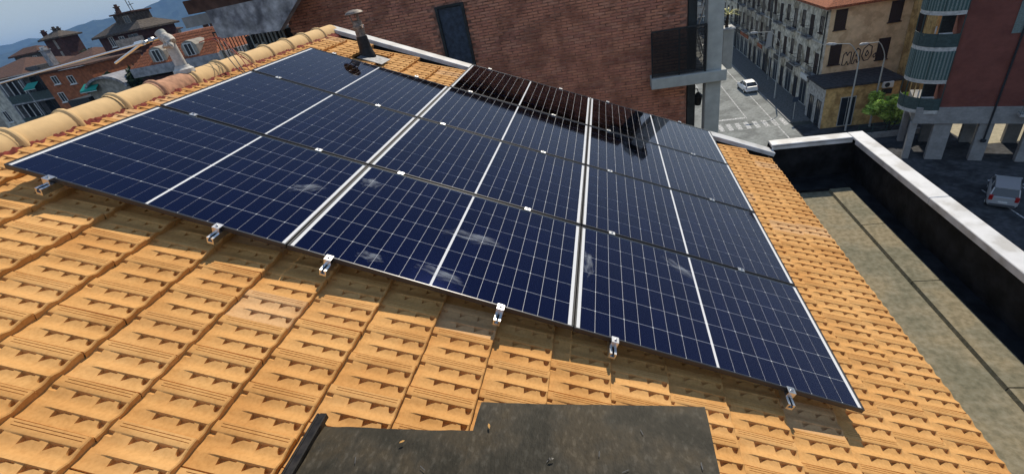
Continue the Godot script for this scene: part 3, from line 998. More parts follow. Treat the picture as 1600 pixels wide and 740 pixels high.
func build_ground() -> void:
	struct("ground", sheet(-9000, 9000, -9000, 3000, GROUND - 0.03, M.town))
	var road := struct("road", sheet(7.0, 24.0, -420, 40, GROUND, M.asphalt))
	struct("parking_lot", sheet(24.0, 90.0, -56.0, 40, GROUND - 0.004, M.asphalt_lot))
	struct("courtyard_paving", sheet(36.5, 70.0, -75.0, -46.2, GROUND + 0.002, M.courtyard))
	struct("pavement", sheet(24.15, 27.4, -420, -57.0, GROUND + 0.13, M.pave, 0.25))
	struct("pavement", sheet(27.4, 50.0, -59.2, -57.0, GROUND + 0.126, M.pave, 0.25))
	struct("pavement", sheet(5.2, 7.0, -420, 40, GROUND + 0.13, M.pave, 0.25))
	for k in 60:
		part("kerb_stone", sheet(24.0, 24.15, -57.0 - 2.0 * (k + 1) + 0.01, -57.0 - 2.0 * k, GROUND + 0.135, M.kerb, 0.3), road)
	var y := GROUND + 0.004
	# zebra crossing, stop line, lane lines
	for k in 8:
		part("zebra_stripe", sheet(16.2 + 1.02 * k, 16.72 + 1.02 * k, -59.0, -56.6, y, M.paint), road)
	part("stop_line", sheet(16.4, 19.9, -60.8, -60.3, y, M.paint), road)
	part("lane_line", sheet(19.95, 20.09, -200.0, -60.3, y, M.paint), road)
	part("edge_line", sheet(22.55, 22.67, -200.0, -40.0, y, M.paint), road)
	for k in 24:
		part("lane_dash", sheet(16.6, 16.74, -64.0 - 6.0 * k - 3.0, -64.0 - 6.0 * k, y, M.paint), road)
	for k in 5:        # bay lines in the lot
		part("bay_line", sheet(29.6 + 2.7 * k, 29.7 + 2.7 * k, -37.6, -32.6, y, M.paint), road)
	var mb := MB.new()
	mb.lathe([Vector2(0.32, 0.006), Vector2(0.0, 0.007)], 14, Transform3D(Basis(), Vector3(17.9, GROUND, -69.0)))
	part("manhole_cover", mb.mesh(M.dark_metal), road)
	# hills beyond the town, rising to the right
	var f := noise(21, 0.9, 5)
	for layer in 2:
		var m2 := MB.new()
		var dist: float = [4300.0, 5600.0][layer]
		var ring := []
		for i in 121:
			var a := deg_to_rad(-75.0 + 70.0 * i / 120.0)
			var deg := rad_to_deg(a)
			var e := 0.0
			if layer == 0:
				e = lerpf(0.55, 1.75, smoothstep(-58.0, -49.0, deg)) + 0.9 * smoothstep(-47.0, -42.0, deg) + 0.16 * f.get_noise_1d(deg * 0.9) + 0.06 * f.get_noise_1d(deg * 4.0)
				if deg < -56.5: e = 0.62 + 0.30 * smoothstep(-57.5, -56.0, deg) + 0.1 * f.get_noise_1d(deg)
			else:
				e = 1.25 + 0.35 * f.get_noise_1d(deg * 0.6 + 40.0) + 0.5 * smoothstep(-52.0, -44.0, deg)
			var h := dist * tan(deg_to_rad(e)) - GROUND
			var row := []
			for s in 9:
				var q := s / 8.0
				var w := Vector3(sin(a), 0, -cos(a)) * (dist - 900.0 * (1.0 - q))
				row.append(w + Vector3(0, GROUND + h * q * q * (0.8 + 0.2 * q) + 26.0 * q * (1.0 - q) * f.get_noise_2d(deg * 3.0, q * 9.0) * 4.0, 0))
			var back := Vector3(sin(a), 0, -cos(a)) * (dist + 1500.0)
			row.append(back + Vector3(0, GROUND, 0))
			ring.append(row)
		for i in 120:
			for k in 9:
				m2.quad(ring[i][k], ring[i + 1][k], ring[i + 1][k + 1], ring[i][k + 1])
		struct("hill", m2.mesh(M.hill))

# ---------------------------------------------------------------- building kit
var win_cache := {}
func window(parent: Node3D, at: Vector3, w: float, h: float, b := Basis(), frame: Material = null, glass: Material = null, sill := true, called := "window") -> Node3D:
	var fm: Material = frame if frame else M.white_frame
	var gm: Material = glass if glass else M.pane
	var key := str([w, h, fm.get_instance_id(), gm.get_instance_id(), sill])
	if not win_cache.has(key):
		var mb := MB.new()
		var t := 0.07
		for sg in [-1.0, 1.0]:
			mb.box(Vector3(sg * (w - t) / 2, 0, 0.02), Vector3(t, h, 0.08)); mb.box(Vector3(0, sg * (h - t) / 2, 0.02), Vector3(w - 2 * t, t, 0.08))
		mb.box(Vector3(0, 0, 0.015), Vector3(t * 0.8, h - 2 * t, 0.05))
		if sill:
			mb.box(Vector3(0, -h / 2 - 0.05, 0.07), Vector3(w + 0.2, 0.09, 0.2))
		var mp := MB.new()
		mp.box(Vector3(0, 0, 0.008), Vector3(w - t, h - t, 0.012))
		win_cache[key] = [mb.mesh(fm), mp.mesh(gm)]
	var o := part(called, win_cache[key][0], parent, at, b)
	part("pane", win_cache[key][1], o)
	return o

func walls(root: Node3D, w: float, h: float, d: float, m: Material, called := "wall") -> void:
	var mb := MB.new()
	mb.cbox(Vector3(w / 2, h / 2, -d / 2), Vector3(w, h, d), 0.02)
	part(called, mb.mesh(m), root)

func hip_roof(root: Node3D, w: float, h: float, d: float, rise: float, over: float, m: Material, at := Vector3.ZERO) -> Node3D:
	var mb := MB.new()
	var x0 := -over
	var x1 := w + over
	var z0 := over
	var z1 := -d - over
	var k := minf(x1 - x0, z0 - z1) / 2.0
	var a := Vector3(x0, h, z0); var b := Vector3(x1, h, z0); var c := Vector3(x1, h, z1); var e := Vector3(x0, h, z1)
	var p: Vector3
	var q: Vector3
	if (x1 - x0) >= (z0 - z1):
		p = Vector3(x0 + k, h + rise, (z0 + z1) / 2); q = Vector3(x1 - k, h + rise, (z0 + z1) / 2)
		mb.quad(a, b, q, p); mb.tri(b, c, q); mb.quad(c, e, p, q); mb.tri(e, a, p)
	else:
		p = Vector3((x0 + x1) / 2, h + rise, z0 - k); q = Vector3((x0 + x1) / 2, h + rise, z1 + k)
		mb.tri(a, b, p); mb.quad(b, c, q, p); mb.tri(c, e, q); mb.quad(e, a, p, q)
	mb.box(Vector3((x0 + x1) / 2, h - 0.13, (z0 + z1) / 2), Vector3(x1 - x0, 0.25, z0 - z1))
	return part("roof", mb.mesh(m), root, at)

func chimney(roof: Node3D, at: Vector3, w := 0.6, h := 1.4, m: Material = null) -> void:
	var mb := MB.new()
	mb.box(at + Vector3(0, h / 2, 0), Vector3(w, h, w)); mb.box(at + Vector3(0, h + 0.08, 0), Vector3(w + 0.2, 0.14, w + 0.2)); mb.box(at + Vector3(0, h + 0.3, 0), Vector3(w * 0.7, 0.3, w * 0.7))
	part("chimney", mb.mesh(m if m else M.roof_brown), roof)

func railing(parent: Node3D, at: Vector3, w: float, h: float, d: float, m: Material, step := 0.14, b := Basis()) -> void:
	var mb := MB.new()
	mb.box(Vector3(0, h, d), Vector3(w, 0.04, 0.04)); mb.box(Vector3(0, 0.1, d), Vector3(w, 0.03, 0.03))
	for sg in [-1.0, 1.0]:
		mb.box(Vector3(sg * w / 2, h, d / 2), Vector3(0.04, 0.04, d)); mb.box(Vector3(sg * w / 2, 0.1, d / 2), Vector3(0.03, 0.03, d))
	var n := int(w / step)
	for i in n + 1:
		mb.box(Vector3(-w / 2 + w * i / n, h / 2, d), Vector3(0.018, h, 0.018))
	part("railing", mb.mesh(m), parent, at, b)

# ---------------------------------------------------------------- the brick house next door
func build_brick_neighbour() -> void:
	var top := func(x: float) -> float: return 0.20 if x > 5.1 else (0.20 + 0.385 * (5.1 - x) if x > -1.2 else 2.625 - 0.385 * (-1.2 - x))
	var zf := -10.0
	var b := thing("brick_house", "brown brick gable house next door with narrow blue shutter", "house", Vector3(0, GROUND, zf))
	var up := Vector3(0, -GROUND, 0)
	var mb := MB.new()
	mb.prism([Vector2(-4.6, 0), Vector2(5.25, 0), Vector2(5.25, top.call(5.25) - GROUND), Vector2(5.1, 0.20 - GROUND), Vector2(-1.2, 2.625 - GROUND), Vector2(-4.6, top.call(-4.6) - GROUND)], -14.0, -0.004)
	part("wall", mb.mesh(M.grout), b)
	# bricks, each with its own tone; the nearest are single parts
	var tones := [[0.60, 0.245, 0.150], [0.57, 0.228, 0.143], [0.62, 0.265, 0.158], [0.53, 0.212, 0.140], [0.60, 0.272, 0.175], [0.49, 0.197, 0.136]]
	var single := []
	for t in tones:
		var m1 := MB.new()
		m1.col = Color(t[0], t[1], t[2])
		m1.cbox(Vector3(0, 0, -0.02), Vector3(0.243, 0.055, 0.05), 0.006)
		single.append(m1.mesh(M.brick_vc))
	var all := MB.new()
	var spots := []
	var row := 0
	var y := -5.2
	var warm := noise(31, 0.5, 3)
	while y < 3.0:
		var x := -4.5 + (0.128 if row % 2 else 0.0)
		while x < 5.12:
			if y < top.call(x) - 0.15 and not (x > -0.66 and x < 0.20 and y > -2.2 and y < -0.20):
				spots.append([Vector3(x, y, 0), Vector2(x - 2.7, (y + 1.95) * 1.4).length()])
			x += 0.256
		y += 0.0665
		row += 1
	spots.sort_custom(func(p, q): return p[1] < q[1])
	for i in spots.size():
		var p: Vector3 = spots[i][0]
		var k := clampi(int(2.6 + 3.2 * warm.get_noise_2d(p.x * 0.9, p.y * 3.0) + rng.randfn(0.0, 1.3)), 0, 5)
		var q := p + up + Vector3(rng.randfn(0, 0.002), rng.randfn(0, 0.0012), rng.randfn(0.0, 0.0028))
		if i < 300:
			part("brick", single[k], b, q, Basis(Vector3(0, 0, 1), rng.randfn(0, 0.006)))
		else:
			var t: Array = tones[k]
			all.col = Color(t[0], t[1], t[2])
			# front and the four chamfered edges of one brick
			var h := Vector3(0.1215, 0.0275, 0.005)
			var g := Vector3(0.1155, 0.0215, 0.005)
			var f4 := [q + Vector3(-g.x, -g.y, g.z), q + Vector3(g.x, -g.y, g.z), q + Vector3(g.x, g.y, g.z), q + Vector3(-g.x, g.y, g.z)]
			var r4 := [q + Vector3(-h.x, -h.y, -0.02), q + Vector3(h.x, -h.y, -0.02), q + Vector3(h.x, h.y, -0.02), q + Vector3(-h.x, h.y, -0.02)]
			all.quad(f4[0], f4[1], f4[2], f4[3])
			for e in 4:
				all.quad(r4[e], r4[(e + 1) % 4], f4[(e + 1) % 4], f4[e])
	var st := part("further_bricks", all.mesh(M.brick_vc), b)
	st.set_meta("kind", "stuff")
	# roof edge over the gable
	mb = MB.new()
	for sg in [[5.45, 0.08, -1.2, 2.64], [-1.2, 2.64, -5.0, 1.17]]:
		var a := Vector3(sg[0], sg[1], 0) + up
		var c := Vector3(sg[2], sg[3], 0) + up
		var t := Vector3(0, 0.22, 0)
		for z in [[0.30, -14.0]]:
			var d0 := Vector3(0, 0, z[0])
			var d1 := Vector3(0, 0, z[1])
			mb.quad(a + d0, a + d1, c + d1, c + d0); mb.quad(a + t + d0, c + t + d0, c + t + d1, a + t + d1)
			mb.quad(a + d0, c + d0, c + t + d0, a + t + d0); mb.quad(a + d0, a + t + d0, a + t + d1, a + d1)
	part("roof", mb.mesh(M.roof_brown), b)
	mb = MB.new()
	mb.cbox(Vector3(5.62, 0.10, -6.9) + up, Vector3(1.2, 0.22, 14.4), 0.02)
	part("eave_slab", mb.mesh(M.concrete_dark), b)
	# narrow shutter in the gable
	mb = MB.new()
	var wx := -0.22
	mb.cbox(Vector3(wx, -1.15, -0.02) + up, Vector3(0.60, 1.75, 0.05), 0.006)
	var sh := part("shutter", mb.mesh(M.blue_shutter), b)
	mb = MB.new()
	for sg in [-1.0, 1.0]:
		mb.cbox(Vector3(wx + sg * 0.335, -1.15, 0.0) + up, Vector3(0.07, 1.85, 0.10), 0.008)
	mb.cbox(Vector3(wx, -0.25, 0.0) + up, Vector3(0.60, 0.06, 0.10), 0.008)
	part("frame", mb.mesh(M.column_dark), sh)
	# corner columns and wrapped balconies
	mb = MB.new()
	mb.cbox(Vector3(5.36, 0, -0.10) + Vector3(0, 11.4, 0), Vector3(0.19, 22.8, 0.24), 0.012)
	part("corner_post", mb.mesh(M.column_dark), b)
	mb = MB.new()
	mb.cbox(Vector3(5.80, 11.4, 0.12), Vector3(0.34, 22.8, 0.36), 0.015)
	part("column", mb.mesh(M.column), b)
	for k in 5:
		mb = MB.new()
		mb.cbox(Vector3(5.23, -2.68 - 3.1 * k, -0.62) + up, Vector3(1.66, 0.25, 2.12), 0.012)
		part("balcony_slab", mb.mesh(M.column), b)
	mb = MB.new()
	mb.cbox(Vector3(5.02, -2.035, 0.38) + up, Vector3(1.19, 0.98, 0.012), 0.002)
	var sc := part("balcony_screen", mb.mesh(M.mesh_screen), b)
	mb = MB.new()
	for k in 40:
		mb.box(Vector3(4.45 + 0.029 * k, -2.035, 0.362) + up, Vector3(0.008, 0.98, 0.008))
	for k in 12:
		mb.box(Vector3(5.02, -2.46 + 0.078 * k, 0.352) + up, Vector3(1.17, 0.008, 0.008))
	for x in [4.43, 5.03, 5.6]:
		mb.box(Vector3(x, -2.05, 0.36) + up, Vector3(0.03, 1.0, 0.03))
	mb.box(Vector3(5.02, -1.535, 0.36) + up, Vector3(1.19, 0.03, 0.04))
	part("rail", mb.mesh(M.column_dark), sc)
	for k in 2:
		railing(b, Vector3(5.5, -2.55 - 3.1 * (k + 1), -0.2) + up, 1.05, 1.0, 0.45, M.dark_metal, 0.11)
	# wall lantern and drying rack on the balconies
	var ln := thing("wall_lantern", "black lantern hanging on the dark corner post under the balcony", "lantern", Vector3(5.55, -3.35, -10.15))
	mb = MB.new()
	mb.lathe([Vector2(0.0, -0.16), Vector2(0.07, -0.14), Vector2(0.10, 0.06), Vector2(0.12, 0.08), Vector2(0.05, 0.16), Vector2(0.0, 0.19)], 8)
	part("lantern_body", mb.mesh(M.dark_metal), ln)
	mb = MB.new()
	mb.tube([Vector3(0, 0.18, 0), Vector3(-0.02, 0.26, 0), Vector3(-0.12, 0.27, 0)], 0.012, 6)
	part("bracket", mb.mesh(M.dark_metal), ln)
	var rk := thing("drying_rack", "pale folding drying rack on the balcony between the two columns", "drying rack", Vector3(5.56, -2.55, -11.0))
	for sg in [-1.0, 1.0]:
		mb = MB.new()
		mb.tube([Vector3(-0.22 * sg, 0, -0.2), Vector3(0.22 * sg, 1.5, 0.2)], 0.016, 6); mb.tube([Vector3(-0.22 * sg, 0, 0.3), Vector3(0.22 * sg, 1.5, 0.5)], 0.016, 6)
		part("leg", mb.mesh(M.alu), rk)
	for k in 6:
		mb = MB.new()
		mb.tube([Vector3(-0.28, 0.35 + 0.22 * k, 0.1 + 0.05 * (k % 2)), Vector3(0.28, 0.32 + 0.22 * k, 0.15)], 0.013, 6)
		part("bar", mb.mesh(M.alu), rk)
	for k in 2:
		mb = MB.new()
		mb.cbox(Vector3(0.03, 1.15 + 0.32 * k, 0.12), Vector3(0.30, 0.2, 0.02), 0.005)
		part("hung_cloth", mb.mesh(M.white_frame), rk)
	# grey planter parapet of the next balcony along, with a spiky plant
	var pb := thing("planter_box", "tall grey balcony planter with pale cap beyond the column", "planter", Vector3(7.02, -3.72, -14.0))
	mb = MB.new()
	mb.cbox(Vector3(0, 0.58, -0.2), Vector3(0.30, 1.16, 0.5), 0.012)
	part("box", mb.mesh(M.column), pb)
	mb = MB.new()
	mb.cbox(Vector3(0, 1.185, -0.2), Vector3(0.38, 0.05, 0.58), 0.01)
	part("cap", mb.mesh(M.slab_white), pb)
	mb = MB.new()
	mb.cbox(Vector3(-0.85, 0.12, -0.25), Vector3(1.40, 0.22, 0.40), 0.01)
	part("slab", mb.mesh(M.column), pb)
	var pm := thing("spiky_plant", "yellow green spiky plant above the grey balcony planter", "plant", Vector3(7.0, -2.51, -14.2))
	mb = MB.new()
	mb.tube([Vector3(0, 0, 0), Vector3(0.02, 0.35, 0)], [0.05, 0.035], 7)
	part("stem", mb.mesh(M.bark), pm)
	for k in 26:
		mb = MB.new()
		var a := rng.randf() * TAU
		var rise := rng.randf_range(-0.1, 0.9)
		var d := Vector3(cos(a), rise, sin(a)).normalized()
		var side := d.cross(Vector3.UP).normalized() * 0.022
		var p0 := Vector3(0.02, 0.34, 0)
		var p1 := p0 + d * 0.22
		var p2 := p0 + d * 0.42 - Vector3(0, 0.10, 0)
		mb.quad(p0 - side * 0.5, p0 + side * 0.5, p1 + side, p1 - side); mb.tri(p1 - side, p1 + side, p2)
		part("leaf", mb.mesh(M.palm_leaf), pm)
	# the zinc clad annex at the far end of the gable
	var an := thing("zinc_annex", "dark grey zinc clad annex with loggia columns left of the brick gable", "annex", Vector3(-4.2, GROUND, -10.0))
	mb = MB.new()
	mb.prism([Vector2(-1.72, 0.06), Vector2(0.02, -0.02), Vector2(0.90, 0.62), Vector2(0.2, 0.70), Vector2(-1.72, 0.70)].map(func(q): return q + Vector2(0, -GROUND)), 0.85, 1.05)
	part("zinc_panel", mb.mesh(M.zinc), an)
	mb = MB.new()
	mb.prism([Vector2(-2.62, 0.42), Vector2(-1.72, 0.42), Vector2(-1.72, 0.66), Vector2(-2.62, 0.66)].map(func(q): return q + Vector2(0, -GROUND)), -2.4, 0.9)
	part("fascia", mb.mesh(M.concrete), an)
	mb = MB.new()
	mb.box(Vector3(-0.95, 0.85, -1.6) + up, Vector3(3.2, 0.3, 4.6))
	part("roof", mb.mesh(M.roof_brown), an)
	mb = MB.new()
	mb.box(Vector3(-0.45, 1.5, -2.6) + up, Vector3(1.4, 1.6, 2.2))
	part("stair_head", mb.mesh(M.brick_dark), an)
	mb = MB.new()
	mb.box(Vector3(-1.4, 11.2, -2.6), Vector3(2.6, 22.4, 3.0))
	part("rear_wall", mb.mesh(M.column_dark), an)
	mb = MB.new()
	mb.cbox(Vector3(-0.55, 11.0, 0.0), Vector3(0.72, 22.0, 0.4), 0.01)
	part("pier", mb.mesh(M.concrete_dark), an)
	for x in [-2.5, -2.1, -1.72, -1.35, -1.15]:
		mb = MB.new()
		mb.cbox(Vector3(x, 11.1, 0.25), Vector3(0.09, 22.3, 0.12), 0.01)
		part("loggia_post", mb.mesh(M.column), an)
	for k in 2:
		mb = MB.new()
		mb.box(Vector3(-1.8, -0.75 - 3.0 * k, -0.5) + up, Vector3(1.7, 0.18, 1.4))
		part("balcony_slab", mb.mesh(M.concrete_dark), an)
		railing(an, Vector3(-1.85, -0.66 - 3.0 * k, 0.0) + up, 1.5, 0.85, 0.15, M.dark_metal, 0.1)
	for x in [-2.3, -1.9, -1.5]:
		window(an, Vector3(x, -0.35, -1.08) + up, 0.34, 1.3, Basis(), M.column, M.pane, false)


# ---------------------------------------------------------------- the row across the street
func balcony(parent: Node3D, at: Vector3, w: float, b := Basis()) -> void:
	var mb := MB.new()
	mb.cbox(Vector3(0, 0, 0.4), Vector3(w, 0.14, 0.8), 0.01)
	for sg in [-1.0, 1.0]:
		mb.box(Vector3(sg * w * 0.32, -0.17, 0.25), Vector3(0.12, 0.2, 0.5))
	part("balcony", mb.mesh(M.concrete), parent, at, b)
	railing(parent, at + Vector3(0, 0.07, 0), w, 1.0, 0.76, M.dark_metal, 0.13, b)

func street_house(called_label: String, z_far: float, z_near: float, h: float, m: Material, bays: int, seedn: int) -> Node3D:
	var w := z_near - z_far
	var o := thing("terraced_house", called_label, "house", Vector3(27.3, GROUND, z_far), turn(-90.0), "houses along the far side of the street")
	walls(o, w, h, 11.0, m)
	var rf := hip_roof(o, w, h, 11.0, 2.6, 0.55, M.roof_red)
	chimney(rf, Vector3(w * 0.3, h + 1.4, -4.0), 0.6, 1.5, M.cream_grey)
	chimney(rf, Vector3(w * 0.7, h + 1.4, -7.0), 0.6, 1.5, M.cream_grey)
	var mb := MB.new()
	mb.cbox(Vector3(w / 2, 4.25, 0.06), Vector3(w, 0.22, 0.16), 0.01)
	mb.cbox(Vector3(w / 2, 8.1, 0.05), Vector3(w, 0.16, 0.14), 0.01)
	mb.cbox(Vector3(w / 2, h - 0.35, 0.08), Vector3(w, 0.3, 0.22), 0.01)
	part("string_course", mb.mesh(M.cream_pale), o)
	var r := RandomNumberGenerator.new()
	r.seed = seedn
	for k in bays:
		var x := w * (k + 0.5) / bays
		for fl in 2:
			var yb: float = 4.4 + 3.85 * fl
			if (k + fl) % 2 == 0:
				window(o, Vector3(x, yb + 1.3, 0), 1.05, 2.3, Basis(), M.shutter, M.shutter if r.randf() < 0.6 else M.pane, false, "balcony_door")
				balcony(o, Vector3(x, yb + 0.05, 0), 1.9)
			else:
				window(o, Vector3(x, yb + 1.75, 0), 1.0, 1.75, Basis(), M.shutter, M.shutter if r.randf() < 0.55 else M.pane)
		# shop or entrance at street level
		var shop := r.randf() < 0.6
		window(o, Vector3(x, 1.62 if shop else 1.5, 0), 2.2 if shop else 1.2, 3.0 if shop else 2.7, Basis(), M.column if shop else M.shutter, M.pane, false, "shop_front" if shop else "door")
		if shop:
			mb = MB.new()
			mb.cbox(Vector3(x, 3.5, 0.08), Vector3(2.4, 0.55, 0.14), 0.01)
			part("shop_sign", mb.mesh([M.dark_metal, M.white_frame, M.rust_wall][r.randi() % 3]), o)
	for x in [0.15, w - 0.2]:
		mb = MB.new()
		mb.tube([Vector3(x, 0.2, 0.1), Vector3(x, h - 0.4, 0.1)], 0.06, 7)
		part("drainpipe", mb.mesh(M.dark_metal), o)
	return o

func build_street_row() -> void:
	var a := street_house("cream corner house with red tiled roof and graffiti on its yellow end wall", -79.0, -59.2, 12.1, M.cream, 7, 4)
	# end wall, painted yellow
	var mb := MB.new()
	mb.box(Vector3(19.815, 6.05, -5.6), Vector3(0.03, 12.1, 10.8))
	part("end_wall", mb.mesh(M.yellow), a)
	var side := Basis(Vector3.UP, PI / 2)
	for q in [[1.15, 10.55], [6.45, 10.55], [1.15, 6.85], [5.95, 6.75]]:
		var d: float = q[0]
		window(a, Vector3(19.83, q[1], -d - 0.1), 1.15, 2.1 if q[1] > 8 else 2.3, side, M.shutter, M.shutter, true, "shuttered_window")
	# sprayed outline letters
	var strokes := [
		[[0.0, 0.1], [0.05, 0.9], [0.30, 1.05], [0.45, 0.75], [0.62, 1.0], [0.85, 0.95], [0.88, 0.15], [0.66, 0.0], [0.50, 0.32], [0.33, 0.05], [0.0, 0.1]],
		[[1.0, 0.05], [1.15, 0.85], [1.45, 1.15], [1.75, 0.95], [1.85, 0.1], [1.6, 0.02], [1.5, 0.28], [1.3, 0.25], [1.25, 0.0], [1.0, 0.05]], [[1.36, 0.55], [1.46, 0.75], [1.56, 0.55], [1.36, 0.55]],
		[[2.0, 0.45], [2.12, 1.0], [2.55, 1.22], [2.95, 1.0], [3.0, 0.4], [2.75, 0.05], [2.3, 0.05], [2.0, 0.45]], [[2.35, 0.5], [2.5, 0.8], [2.68, 0.55], [2.5, 0.35], [2.35, 0.5]],
		[[3.2, 0.3], [3.45, 0.45], [3.5, 0.2], [3.3, 0.1], [3.2, 0.3]]]
	for st in strokes:
		mb = MB.new()
		for i in st.size() - 1:
			var p := Vector3(19.835, 5.35 + 0.12 * st[i][0] + 1.45 * st[i][1], -(2.15 + st[i][0] * 0.95))
			var q := Vector3(19.835, 5.35 + 0.12 * st[i + 1][0] + 1.45 * st[i + 1][1], -(2.15 + st[i + 1][0] * 0.95))
			mb.tube([p, q], 0.05, 5)
		part("graffiti_letter", mb.mesh(M.spray), a)
	street_house("second pale grey house up the street, behind the cream corner house", -99.0, -79.2, 13.2, M.cream_grey, 7, 11)
	street_house("third terraced house up the street, cream with dark balconies", -121.0, -99.2, 12.6, M.cream, 7, 12)
	street_house("fourth terraced house up the street, pale plaster, far from the crossing", -146.0, -121.2, 14.0, M.cream_pale, 8, 13)
	street_house("last terraced house in view at the far end of the shaded street", -200.0, -146.2, 13.4, M.cream_grey, 14, 14)
	# single storey yellow annex with dark flat roof in front of the end wall
	var sh := thing("yellow_annex", "low yellow annex with dark flat roof against the graffiti wall", "annex", Vector3(26.3, GROUND, -54.2))
	walls(sh, 7.1, 4.55, 4.9, M.ochre)
	mb = MB.new()
	mb.cbox(Vector3(3.5, 4.67, -2.35), Vector3(7.7, 0.22, 5.2), 0.02)
	part("flat_roof", mb.mesh(M.roof_flat), sh)
	mb = MB.new()
	mb.box(Vector3(-0.015, 2.27, -2.45), Vector3(0.03, 4.54, 4.88))
	part("white_side_wall", mb.mesh(M.white_plaster), sh)
	window(sh, Vector3(2.35, 1.75, 0), 1.5, 3.3, Basis(), M.column, M.pane, false, "door")
	window(sh, Vector3(-0.03, 1.5, -1.2), 1.2, 2.9, turn(-90), M.dark_metal, M.pane, false, "door")
	window(sh, Vector3(-0.03, 1.5, -3.4), 1.2, 2.9, turn(-90), M.dark_metal, M.pane, false, "door")
	mb = MB.new()
	mb.box(Vector3(5.9, 3.5, 0.03), Vector3(0.95, 0.55, 0.05))
	part("vent_grille", mb.mesh(M.dark_metal), sh)
	var ac := thing("air_conditioner", "white air conditioner box on the yellow annex wall under its roof", "air conditioner", Vector3(32.05, GROUND + 4.0, -53.95))
	mb = MB.new()
	mb.cbox(Vector3(0, 0.32, 0), Vector3(0.95, 0.64, 0.32), 0.02)
	part("casing", mb.mesh(M.white_frame), ac)
	mb = MB.new()
	mb.lathe([Vector2(0.24, 0.0), Vector2(0.24, 0.012), Vector2(0.0, 0.014)], 18, Transform3D(Basis(Vector3(1, 0, 0), PI / 2), Vector3(-0.12, 0.32, 0.162)))
	part("fan_grille", mb.mesh(M.dark_metal), ac)
	# taller yellow wing joined at the corner
	var yw := thing("yellow_wing", "taller yellow house wing between the graffiti wall and the curved balconies", "house", Vector3(35.3, GROUND, -54.4))
	walls(yw, 2.3, 17.0, 4.7, M.ochre)
	hip_roof(yw, 2.3, 17.0, 4.7, 0.9, 0.3, M.roof_red)
	for k in 3:
		window(yw, Vector3(0.0, 6.0 + 3.4 * k, -2.4), 1.1, 1.9, turn(-90), M.shutter, M.shutter)

